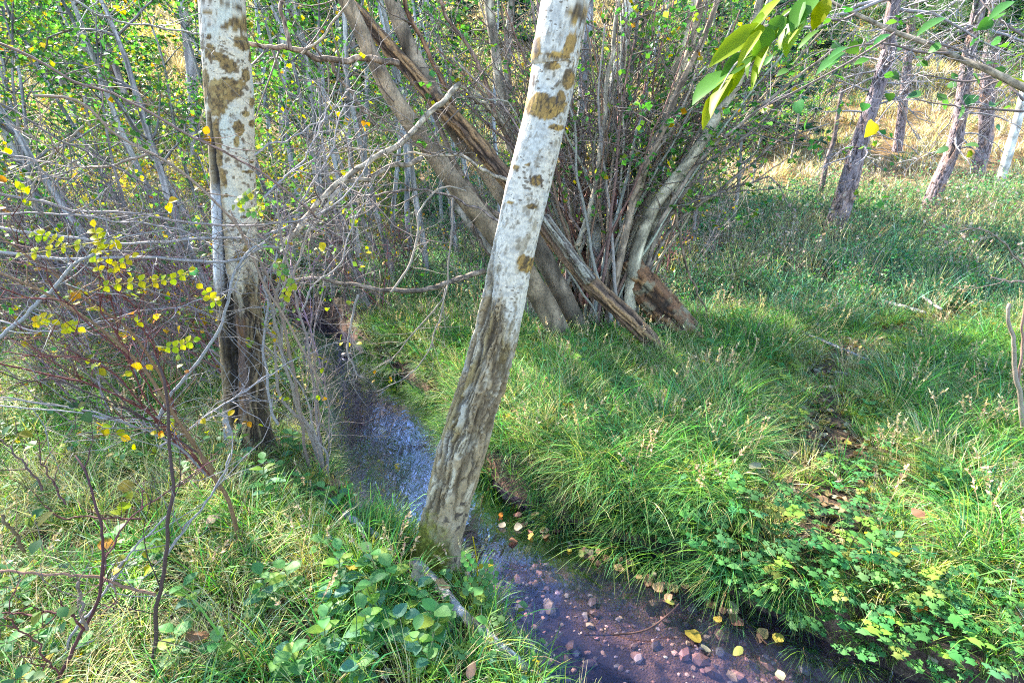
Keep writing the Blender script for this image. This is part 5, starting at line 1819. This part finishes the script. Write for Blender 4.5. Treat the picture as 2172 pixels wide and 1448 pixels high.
def upright_proto(name, pairs, h, size, cols, wide, kind, seed):
    r = np.random.default_rng(seed)
    root = thing(name, name, 'plant')
    st = MB()
    p = limb(st, r, (0, 0, -.02), (r.normal(0, .12), r.normal(0, .12), 1), h, .0032, (.17, .20, .07), 10, .05, 0, 5, .5)
    st.build('stalk', M['leaf'], root)
    a0 = r.uniform(0, 3)
    for k in range(pairs):
        i = int(round(2 + 8 * (k + 1) / pairs))
        for sgn in (0, 1):
            a = a0 + k * 1.57 + sgn * math.pi + r.normal(0, .15)
            lf = MB()
            add_leaves(lf, kind, [p[i]], [np.array([math.cos(a), math.sin(a), .25 + .35 * (k / pairs)])], r.uniform(*size) * (1 - .25 * k / pairs), pick(r, 1, cols, None, .12), r, np.array([[0, 0, 1.0]]), wide)
            lf.build('leaf', M['leaf'], root)
    return root


rng = np.random.default_rng(331)
but = [plant_proto('buttercup_plant', 'lobed', 7, .10, (.08, .18), (.045, .07), BUT, 1.05, 341), plant_proto('buttercup_plant', 'lobed', 9, .12, (.08, .2), (.04, .065), BUT, 1.05, 342), plant_proto('buttercup_plant', 'lobed', 6, .09, (.06, .15), (.05, .075), BUT, 1.05, 343)]


def spots_px(lst, jit=0, n=1):
    out = []
    for u, v in lst:
        for _ in range(n):
            p = G(u + rng.normal(0, jit), v + rng.normal(0, jit), .05)
            if stream_dist(np.array([p[0]]), np.array([p[1]]))[0] > .02:
                out.append((p[0], p[1]))
    return out


place(but, spots_px([(1450, 1190), (1500, 1170), (1540, 1190), (1480, 1230), (1530, 1240), (1590, 1240), (1560, 1160), (1620, 1180), (1600, 1110), (1490, 1110), (1440, 1140)], 14, 2), rng,
      'lobed-leaf green buttercup plant on the bank beside the stream bend', 'buttercup plants on the stream bank', USED, 1.0, 1.4, True, False)
place(but, spots_px([(1700, 1200), (1760, 1170), (1800, 1180), (1850, 1210), (1740, 1250), (1830, 1280), (1900, 1250), (1800, 1330), (1880, 1350), (1950, 1300), (1980, 1370), (2060, 1330), (2100, 1250), (1900, 1410), (1820, 1400), (1990, 1430), (2120, 1400), (1700, 1320), (1760, 1370)], 16, 2), rng,
      'lobed-leaf green buttercup plant in the bottom right corner grass', 'buttercup plants in the bottom right corner', USED, .8, 1.2, True, False)
place(but, spots_px([(1790, 1000), (1850, 1040), (1880, 980), (1950, 1010), (2020, 1080), (1700, 1080), (1830, 1100), (2080, 1010), (2130, 1130)], 14, 2), rng,
      'lobed-leaf green buttercup plant beside the trampled path', 'buttercup plants beside the path', USED, .65, 1.0, True, False)
oval = [upright_proto('broad_leaf_plant', 4, .16, (.06, .09), OVL, 1.2, 'oval', 351), upright_proto('broad_leaf_plant', 3, .12, (.05, .08), OVL, 1.2, 'oval', 352), upright_proto('broad_leaf_plant', 5, .22, (.05, .08), OVL, 1.0, 'oval', 353)]
place(oval, spots_px([(780, 1370), (840, 1250), (790, 1220), (880, 1290), (740, 1260), (700, 1300), (850, 1350), (700, 1390), (920, 1340), (760, 1430), (640, 1420), (610, 1250), (560, 1280), (680, 1180), (820, 1300), (900, 1400)], 10, 2), rng,
      'broad oval-leaved green plant beneath the leaning aspen', 'broad-leaved plants beneath the leaning aspen', USED, .75, 1.15, True, False)
place(oval, spots_px([(620, 960), (590, 1010), (650, 1040), (700, 1070), (560, 1060), (740, 1050), (500, 990), (530, 1030)], 10, 2), rng,
      'pale green leafy plant growing round the foot of the upright aspen', 'leafy plants round the upright aspen', USED, .7, 1.15, True, False)
place(oval, spots_px([(1200, 760), (1230, 800), (1130, 740), (1160, 720), (1270, 830), (1420, 680), (1400, 740), (1500, 780), (1560, 760), (1330, 840), (1110, 790), (1560, 690)], 8, 2), rng,
      'young leafy plant in the grass below the decayed logs', 'leafy plants below the logs', USED, .9, 1.5, True, False)
place(oval, spots_px([(150, 1180), (60, 1240), (200, 1380), (90, 1340), (280, 1250), (330, 1180), (420, 1300), (460, 1400), (250, 1150), (30, 1400), (380, 1380)], 12, 1), rng,
      'broad-leaved green plant among the bottom left grass', 'broad-leaved plants in the bottom left grass', USED, .6, 1.0, True, False)
# one pinnate seedling with a yellow stalk by the water
rp = G(1010, 1300)
sl = thing('rose_seedling', 'seedling with round paired leaflets and a yellow stalk at the water edge', 'plant', tuple(rp))
mb = MB()
q = catmull(np.array([W(1003, 1330, rp[1]), W(1013, 1260, rp[1]), W(1011, 1190, rp[1]), W(1003, 1137, rp[1])]), 20)
mb.tube(q, np.linspace(.003, .002, 20), 5, (.38, .30, .04))
mb.build('stalk', M['leaf'], sl)
for (u0, v0, u1, v1) in [(1012, 1250, 1040, 1195), (1013, 1270, 1050, 1220), (1011, 1215, 985, 1178), (1012, 1255, 990, 1230)]:
    lf = MB()
    a, b = W(u0, v0, rp[1] - .01), W(u1, v1, rp[1] - .04)
    lf.tube(np.array([a, (a + b) / 2 + [0, 0, .005], b]), .001, 3, (.2, .22, .05))
    for t in (.35, .6, .85):
        m_ = a + (b - a) * t
        ax = nrm(b - a)
        sdv = nrm(np.cross(ax, [0, -.8, .6]))
        add_leaves(lf, 'oval', [m_, m_], [sdv + ax * .3, -sdv + ax * .3], .022, pick(rng, 2, [(.11, .22, .07)], None, .1), rng, np.array([[0, -.6, 1.0]] * 2), 1.5)
    add_leaves(lf, 'oval', [b], [ax], .022, [(.11, .22, .07)], rng, np.array([[0, -.6, 1.0]]), 1.5)
    lf.build('leaf', M['leaf'], sl)

# moss cushions at the leaning aspen's foot
def moss_tuft(m):
    n = 90
    a, rr = rng.uniform(0, 6.283, n), .05 * np.sqrt(rng.uniform(0, 1, n))
    p = np.stack([rr * np.cos(a), rr * np.sin(a), rng.uniform(-.005, .012, n) + .012 * (1 - (rr / .05) ** 2)], -1)
    add_leaves(m, 'small', p, np.stack([np.cos(a), np.sin(a), rng.uniform(.3, 1.5, n)], -1), rng.uniform(.006, .014, n), pick(rng, n, [(.10, .15, .015), (.16, .20, .02), (.06, .10, .012)]), rng)


mp_ = []
for (u, v, k, jj) in [(985, 1205, 26, 10), (1040, 1285, 22, 9), (1050, 1320, 18, 9), (900, 1210, 26, 14), (945, 1225, 26, 14), (505, 1200, 10, 8), (870, 1190, 12, 10)]:
    for _ in range(k):
        mp_.append(G(u + rng.normal(0, jj), v + rng.normal(0, jj)))
mp_ = np.array(mp_)
n = len(mp_)
stuff_scatter('moss', [proto(moss_tuft, M['leaf'], 'moss')], mp_, rng.uniform(0, 6.283, n), rng.normal(0, .2, (n, 2)), rng.uniform(.4, .9, n), np.zeros(n, int))
# ------------------------------------------------------------------ fallen leaves, sticks, overhanging boughs
rng = np.random.default_rng(401)
LITTER = {'tan': [(.30, .20, .10), (.24, .165, .08)], 'yellow': [(.30, .25, .06), (.26, .24, .08)], 'brown': [(.17, .10, .05), (.13, .08, .045)], 'pale': [(.28, .25, .16), (.25, .23, .15)], 'orange': [(.44, .20, .05), (.40, .17, .06)]}
litter_mesh = {}
for kc, cols in LITTER.items():
    for k in range(3):
        mb = MB()
        kind = ('oval', 'round', 'big')[k]
        sv, st = SHAPES[kind]
        v = sv.copy() - [0, .5, 0]
        v[:, 2] = .25 * (v[:, 0] ** 2) * rng.uniform(-1, 2) + .25 * v[:, 1] ** 2 * rng.uniform(-.6, 1.6) + .06 * rng.normal(0, 1, len(v))
        v[:, 0] *= (1.35, 1.0, 1.3)[k]
        mb.add(v, None, st, np.clip(pick(rng, 1, cols, None, .1) * np.exp(rng.normal(0, .12, (len(v), 1))), 0, .9))
        o = mb.build('fallen_leaf', M['dry'], None, True, False)
        litter_mesh[(kc, k)] = o.data
        bpy.data.objects.remove(o)


def drop_leaf(x, y, z, size, kc, label, group=None, flat=.25, name='fallen_leaf'):
    o = bpy.data.objects.new(name, litter_mesh[(kc, int(rng.integers(3)))])
    COL.objects.link(o)
    o.location = (x, y, z)
    o.rotation_euler = (rng.normal(0, flat), rng.normal(0, flat), rng.uniform(0, 6.3))
    o.scale = (size, size, size)
    return tag(o, label, 'leaf', group)


pl_ = []
while len(pl_) < 66:                              # on the path
    i = rng.integers(0, 60)
    x, y = PATH[i] + pn[i] * rng.normal(0, .10)
    if y < 4.6:
        pl_.append((y, x, rng.choice(['tan', 'pale', 'brown', 'yellow'], p=[.36, .27, .17, .2])))
rank = {}
for y, x, kc in sorted(pl_):
    rank[kc] = rank.get(kc, -1) + 1
    drop_leaf(x, y, h1(x, y) + .02 + rng.uniform(0, .02), rng.uniform(.028, .055), kc, '%s fallen leaf on the trampled path, %s one' % (kc, NTH[rank[kc]]), kc + ' leaves on the path', .4)
for (u, v, sz, kc, lab) in [(1062, 1092, .05, 'orange', 'orange-brown leaf floating nearest the leaning aspen'), (1066, 1113, .05, 'pale', 'pale leaf floating below the orange-brown leaf'),
                            (1100, 1117, .055, 'pale', 'curled pale leaf floating in midstream'), (1088, 1145, .06, 'tan', 'flat tan leaf floating on dark water'), (1152, 1097, .05, 'yellow', 'yellow leaf caught at the bank under the hanging grass'),
                            (1523, 1311, .045, 'yellow', 'small yellow-green leaf on the wet gravel'), (1472, 1345, .085, 'yellow', 'long wet yellow leaf on the gravel'), (1650, 1352, .055, 'yellow', 'bright yellow leaf at the gravel edge'),
                            (1655, 1430, .05, 'pale', 'pale green leaf at the bottom of the stream'), (1420, 1275, .06, 'yellow', 'curved yellow leaf on the gravel bar'), (1565, 1380, .06, 'yellow', 'dark-rimmed yellow leaf in the shallows'),
                            (1495, 1375, .05, 'pale', 'whitish leaf beside the long wet yellow leaf')]:
    p = WZ(u, v, WATER_Z + .012)
    drop_leaf(p[0], p[1], p[2], sz * .82, kc, lab, None, .2)
pl_ = []
for k in range(44):                               # drift of leaves along the right water's edge
    u = rng.uniform(1090, 1640)
    v = np.interp(u, [1060, 1230, 1400, 1580, 1700], [1075, 1160, 1225, 1310, 1390]) + rng.normal(6, 10)
    p = WZ(u, v, WATER_Z + .015)
    pl_.append((p[1], p[0], rng.choice(['tan', 'pale', 'brown', 'yellow'], p=[.36, .22, .36, .06])))
rank = {}
for y, x, kc in sorted(pl_):
    rank[kc] = rank.get(kc, -1) + 1
    drop_leaf(x, y, max(WATER_Z + .008, h1(x, y) + .02), rng.uniform(.028, .055), kc, '%s wet leaf drifted along the right water edge, %s one' % (kc, NTH[rank[kc]]), kc + ' leaves along the water edge')
for (u, v, sz, kc, lab) in [(1585, 912, .09, 'orange', 'orange-gold curled leaf on the sunlit right bank'), (1205, 868, .08, 'orange', 'pale orange leaf in the grass right of the leaning aspen'), (1945, 1098, .06, 'tan', 'tan blotched leaf on the grass right of the path'),
                            (1600, 995, .07, 'pale', 'white curled leaf on the grassy right bank'), (1205, 1000, .06, 'pale', 'round pale leaf at the top of the hanging grass'), (1945, 1310, .06, 'orange', 'pink-orange leaf in the bottom right grass'),
                            (660, 1018, .07, 'yellow', 'broad yellow leaf on the brush by the upright aspen'), (270, 1040, .07, 'yellow', 'folded yellow leaf in the left grass'),
                            (228, 1165, .06, 'orange', 'glowing orange leaf under the bramble shoots'), (455, 1110, .06, 'tan', 'upright curled tan leaf in the left grass'), (1000, 1430, .05, 'tan', 'tan leaf at the bottom edge among the oval leaves'),
                            (940, 1250, .06, 'tan', 'tan leaf under the leaning aspen foot'), (885, 1225, .07, 'pale', 'crumpled pale leaf by the mossy foot'), (745, 1210, .06, 'yellow', 'yellow leaf left of the mossy foot'), (420, 1360, .08, 'tan', 'long tan leaf in the bottom left grass'),
                            (1130, 990, .06, 'tan', 'tan leaf above the stream bend'), (1515, 705, .06, 'orange', 'orange leaves beside the split log')]:
    p = G(u, v, .1)
    drop_leaf(p[0], p[1], p[2] + .02, sz, kc, lab, None, .5)
# finer litter under everything: one mass
lit = [bpy.data.objects.new('litter', litter_mesh[(kc, k)]) for kc in ('tan', 'brown', 'pale', 'yellow') for k in range(2)]
x, y = rand_pts(rng, 3600, .9, 8)
ok = (stream_dist(x, y) > .0)
x, y = x[ok], y[ok]
i = rng.integers(0, 60, 1100)
e = PATH[i] + pn[i] * rng.normal(0, .13, 1100)[:, None]
t = rng.normal(0, 1, (350, 2)) * [.45, .25] + [.95, 4.5]
x, y = np.concatenate([x, e[:, 0], t[:, 0]]), np.concatenate([y, e[:, 1], t[:, 1]])
n = len(x)
stuff_scatter('leaf_litter', lit, np.stack([x, y, H(x, y) + .012 + rng.uniform(0, .02, n)], -1), rng.uniform(0, 6.283, n), rng.normal(0, .5, (n, 2)), rng.uniform(.02, .055, n), rng.integers(0, 8, n))


def stick(label, pts, w0, w1, col, z=.02, name='fallen_branch', hgt=None):
    q = []
    for u, v in pts:
        p = G(u, v)
        q.append([p[0], p[1], p[2] + z])
    q = np.array(q)
    d = np.linalg.norm(q - CAM, axis=1)
    r = np.linspace(w0, w1, len(q)) * .5 / FPX * d
    c = catmull(np.hstack([q, r[:, None]]), 40)
    mb = MB()
    mb.tube(c[:, :3], c[:, 3], 10, col, .12, 3)
    return tag(mb.build(name, M['stem'], None, True, True, q[0]), label, 'stick')


stick('grey weathered branch lying from the aspen foot down to the water', [(880, 1215), (930, 1265), (975, 1320), (1030, 1370), (1090, 1420), (1150, 1470)], 22, 18, (.36, .33, .31), .05)
stick('thin twig lying across the leafy path', [(1770, 795), (1830, 805), (1890, 812)], 6, 4, (.3, .25, .22))
stick('pale fallen stick above the leafy path', [(1860, 645), (1920, 660), (1960, 672)], 8, 6, (.36, .34, .32), .04)
stick('long thin stick slanting through the grass right of the path', [(1680, 710), (1750, 740), (1840, 780)], 6, 4, (.30, .28, .28), .06)
stick('thick grey stick on the soil right of the split log', [(1510, 738), (1560, 740), (1610, 742), (1650, 752)], 13, 10, (.36, .34, .30), .03)
stick('short pale log half hidden in the grass beyond the stream', [(795, 708), (840, 702), (880, 696)], 15, 13, (.40, .39, .40), .06)
stick('white twig on the grass near the right edge', [(1945, 640), (1970, 662), (1990, 675)], 5, 4, (.46, .42, .40), .1)
stick('grey stick lying left of the mossy aspen foot', [(735, 1110), (775, 1140), (805, 1158)], 16, 12, (.40, .38, .38), .05)
mb = MB()
q = catmull(np.array([WZ(u, v, WATER_Z - .03 + .03 * k) for k, (u, v) in enumerate([(1240, 1345), (1300, 1345), (1370, 1335), (1420, 1300), (1440, 1280)])]), 30)
mb.tube(q, np.linspace(.004, .003, 30), 6, (.10, .05, .035))
tag(mb.build('sunken_twig', M['twig'], None, True, True, q[0]), 'curved dark twig lying in the shallow water', 'stick')

# stones at the far end of the pool
for k, (u, v, s, cl_, lab) in enumerate([(655, 712, .07, (.55, .40, .36), 'pale pink stone at the upstream end of the brook'), (612, 728, .05, (.42, .30, .26), 'small pinkish stone at the left upstream bank'), (735, 745, .08, (.22, .17, .14), 'dark wet stone on the right upstream bank')]):
    p = WZ(u, v, WATER_Z + .05)
    v_, f_ = pebble_mesh(500 + k)
    mb = MB()
    mb.add(v_ * s, None, f_, cl_)
    o = mb.build('stone', M['stone'], None, True)
    o.location = (p[0], p[1], max(h1(p[0], p[1]), WATER_Z) + s * .25)
    md = o.modifiers.new('round', 'SUBSURF')
    md.levels = md.render_levels = 1
    tag(o, lab, 'stone')

# ---- bright leafy spray hanging in from the top right, close to the camera
def o3(x, y):
    return 1448 + x / 3.0, y / 3.0


BRIGHT = [(.12, .20, .016), (.17, .23, .014), (.07, .15, .025), (.23, .24, .012)]
SPR = thing('leafy_spray', 'spray of large sunlit yellow-green leaves hanging from the top', 'branch', tuple(W(1600, -60, 1.05)))
mb = MB()
q = [W(*o3(900, -260), 1.10), W(*o3(800, -40), 1.07), W(*o3(620, 130), 1.05), W(*o3(500, 185), 1.03), W(*o3(420, 330), 1.02), W(*o3(320, 430), 1.0), W(*o3(230, 590), .99)]
mb.tube(catmull(np.array(q), 40), np.linspace(.0035, .0014, 40), 6, (.42, .33, .24))
q = [W(*o3(500, 185), 1.03), W(*o3(560, 290), 1.03), W(*o3(520, 360), 1.02)]
mb.tube(catmull(np.array(q), 12), .0014, 5, (.30, .30, .10))
mb.build('twig', M['twig'], SPR)
for (x0, y0, x1, y1, wd, dz, ci) in [(520, 165, 180, 355, .9, 0, 1), (640, -20, 410, 175, .9, .02, 1), (600, 160, 360, 400, 1.3, .02, 0), (500, 195, 340, 390, .7, -.02, 3), (760, 20, 610, 300, 1.4, .03, 2), (765, 150, 625, 315, 1.2, 0, 1),
                                     (930, -10, 815, 185, 1.5, .01, 3), (545, 290, 415, 530, .55, -.01, 1), (290, 455, 55, 600, 1.3, .01, 2), (320, 470, 140, 690, .9, -.02, 3), (215, 590, 122, 798, .8, 0, 3), (590, 60, 400, 175, .8, .02, 1),
                                     (830, -20, 690, 140, 1.2, .03, 2), (870, 190, 715, 300, .9, .03, 2), (470, 330, 300, 380, 1.1, .02, 0), (300, 480, 205, 670, 1.0, .01, 1), (660, 180, 600, 300, 1.0, .02, 0), (560, 180, 470, 330, 1.2, .01, 0), (430, 340, 250, 470, 1.1, .02, 2), (640, 100, 520, 280, 1.1, .02, 2), (390, 400, 280, 600, .9, .0, 1), (700, 60, 560, 200, 1.1, .03, 0), (480, 250, 370, 480, .8, .03, 2)]:
    a, b = W(*o3(x0, y0), 1.02 + dz), W(*o3(x1, y1), 1.0 + dz + rng.normal(0, .02))
    lf = MB()
    add_leaves(lf, 'big', [a], [b - a], np.linalg.norm(b - a), [np.array(BRIGHT[ci]) * rng.uniform(.85, 1.15)], rng, np.array([[-.5, -.55, .75]]) + rng.normal(0, .3, (1, 3)), .95 * wd)
    lf.build('leaf', M['leaf'], SPR)

# ---- dark bough crossing the top right corner
BGH = thing('bough', 'long grey bough crossing the top right corner with dark green leaves', 'branch', tuple(W(2250, 230, 1.6)))
mb = MB()
main = catmull(np.array([W(*o3(x, y), d) for x, y, d in [(2600, 760, 1.5), (2171, 560, 1.6), (1950, 450, 1.65), (1750, 370, 1.7), (1560, 280, 1.75), (1350, 205, 1.8), (1100, 90, 1.85), (930, 5, 1.9), (800, -60, 1.95)]]), 70)
mb.tube(main, np.linspace(.011, .0045, 70), 9, (.24, .19, .13), .12)
subs = [[(1560, 270), (1700, 300), (1850, 360), (1930, 410)], [(2171, 710), (1900, 690), (1700, 670), (1560, 650), (1430, 610)], [(1350, 210), (1250, 280), (1000, 430), (700, 590), (480, 700)], [(2171, 230), (2050, 150), (1950, 60), (1880, -20)],
        [(1700, 340), (1500, 330), (1300, 280), (1080, 300), (900, 380)], [(2171, 640), (2090, 560), (2000, 520), (1850, 600)], [(1100, 90), (1000, 130), (900, 110), (860, 60)], [(2000, 480), (1800, 520), (1550, 480), (1430, 480)]]
lvs = []
for sb in subs:
    d = 1.7
    q = catmull(np.array([W(*o3(x, y), d + .03 * k) for k, (x, y) in enumerate(sb)]), 24)
    mb.tube(q, np.linspace(.004, .0015, 24), 5, (.2, .15, .13))
    for _ in range(14):
        i = rng.integers(4, 24)
        pp = limb(mb, rng, q[i], rng.normal(0, 1, 3) + [0, 0, -.1], rng.uniform(.06, .22), .0012, (.3, .26, .25), 5, .25, 0, 3)
        if rng.random() < .62:
            lvs.append(pp[-1])
mb.build('branch', M['twig'], BGH)
for p in lvs[:90]:
    lf = MB()
    add_leaves(lf, 'round' if rng.random() < .6 else 'oval', [p], [rng.normal(0, 1, 3) * [1, .6, .5] + [0, 0, -.3]], rng.uniform(.022, .044), pick(rng, 1, [(.06, .14, .04), (.08, .18, .04), (.06, .14, .06), (.22, .24, .03)], [3, 3, 2, 1.2]), rng, None, 1.0)
    lf.build('leaf', M['leaf'], BGH)
for (x0, y0, x1, y1) in [(1030, 335, 850, 430), (1670, 115, 1500, 180), (2100, 10, 1960, 85), (1320, 220, 1220, 255), (1050, 300, 930, 345)]:
    a, b = W(*o3(x0, y0), 1.5), W(*o3(x1, y1), 1.48)
    lf = MB()
    add_leaves(lf, 'big', [a], [b - a], np.linalg.norm(b - a), [(.07, .17, .05)], rng, np.array([[0, -.3, .9]]), .9)
    lf.build('leaf', M['leaf'], BGH)
lf = MB()
a, b = W(*o3(1215, 775), 1.4), W(*o3(1180, 865), 1.38)
add_leaves(lf, 'round', [a], [b - a], np.linalg.norm(b - a), [(.42, .34, .04)], rng, np.array([[.3, -1, .4]]), .9)
lf.build('leaf', M['leaf'], BGH)

# ---- yellow pinnate leaves on the rose bush
def pinnate(pts, d, size, cols, parent, lab=None):
    q = catmull(np.array([W(u, v, d) for u, v in pts]), 12)
    lf = MB()
    lf.tube(q, np.linspace(.0014, .0008, 12), 4, (.40, .34, .08))
    for i in (3, 5, 7, 9):
        ax = nrm(q[i + 1] - q[i - 1])
        sdv = nrm(np.cross(ax, [0, -.85, .5]))
        add_leaves(lf, 'oval', [q[i], q[i]], [sdv + ax * .5, -sdv + ax * .5], size * rng.uniform(.8, 1.1), pick(rng, 2, cols, None, .12), rng, np.array([[0, -.8, .7]] * 2) + rng.normal(0, .15, (2, 3)), 1.35)
    add_leaves(lf, 'oval', [q[-1]], [nrm(q[-1] - q[-3])], size, pick(rng, 1, cols, None, .1), rng, np.array([[0, -.8, .7]]), 1.35)
    lf.build('leaf', M['leaf'], parent)


YB = [(.46, .42, .02), (.52, .42, .025), (.38, .40, .03)]
for pts in [[(215, 512), (160, 520), (110, 530), (45, 540)], [(150, 525), (120, 510), (95, 500), (75, 498)], [(230, 545), (215, 520), (205, 500), (200, 482)], [(225, 600), (205, 560), (205, 530), (215, 505)],
            [(190, 620), (230, 605), (280, 600), (320, 590)], [(300, 615), (340, 595), (370, 590), (400, 575)], [(250, 600), (240, 570), (265, 555), (280, 545)], [(60, 690), (80, 680), (95, 675), (110, 680)], [(330, 735), (370, 735), (400, 725), (410, 722)],
            [(120, 700), (140, 695), (155, 690), (165, 695)], [(480, 625), (455, 640), (440, 620), (430, 612)]]:
    pinnate(pts, 1.6, .024, YB, ROSE)
for pts in [[(545, 400), (530, 410), (515, 420), (500, 435)], [(560, 420), (550, 440), (535, 450), (520, 448)], [(570, 550), (590, 560), (600, 580), (610, 590)], [(640, 590), (625, 600), (610, 612), (600, 640)]]:
    pinnate(pts, 2.2, .03, [(.25, .33, .06), (.38, .38, .05), (.14, .24, .08)], ROSE)
lf = MB()
a = W(690, 525, 2.4)
add_leaves(lf, 'round', [a] * 3, [np.array([-1, 0, .1]), np.array([-1, .2, -.4]), np.array([-.7, 0, .6])], .035, pick(rng, 3, [(.44, .36, .02)], None, .1), rng, np.array([[0, -1, .5]] * 3), .9)
tag(lf.build('fallen_leaf', M['dry'], None, True, True, a), 'yellow leaf caught in the bare twigs right of the upright aspen', 'leaf')
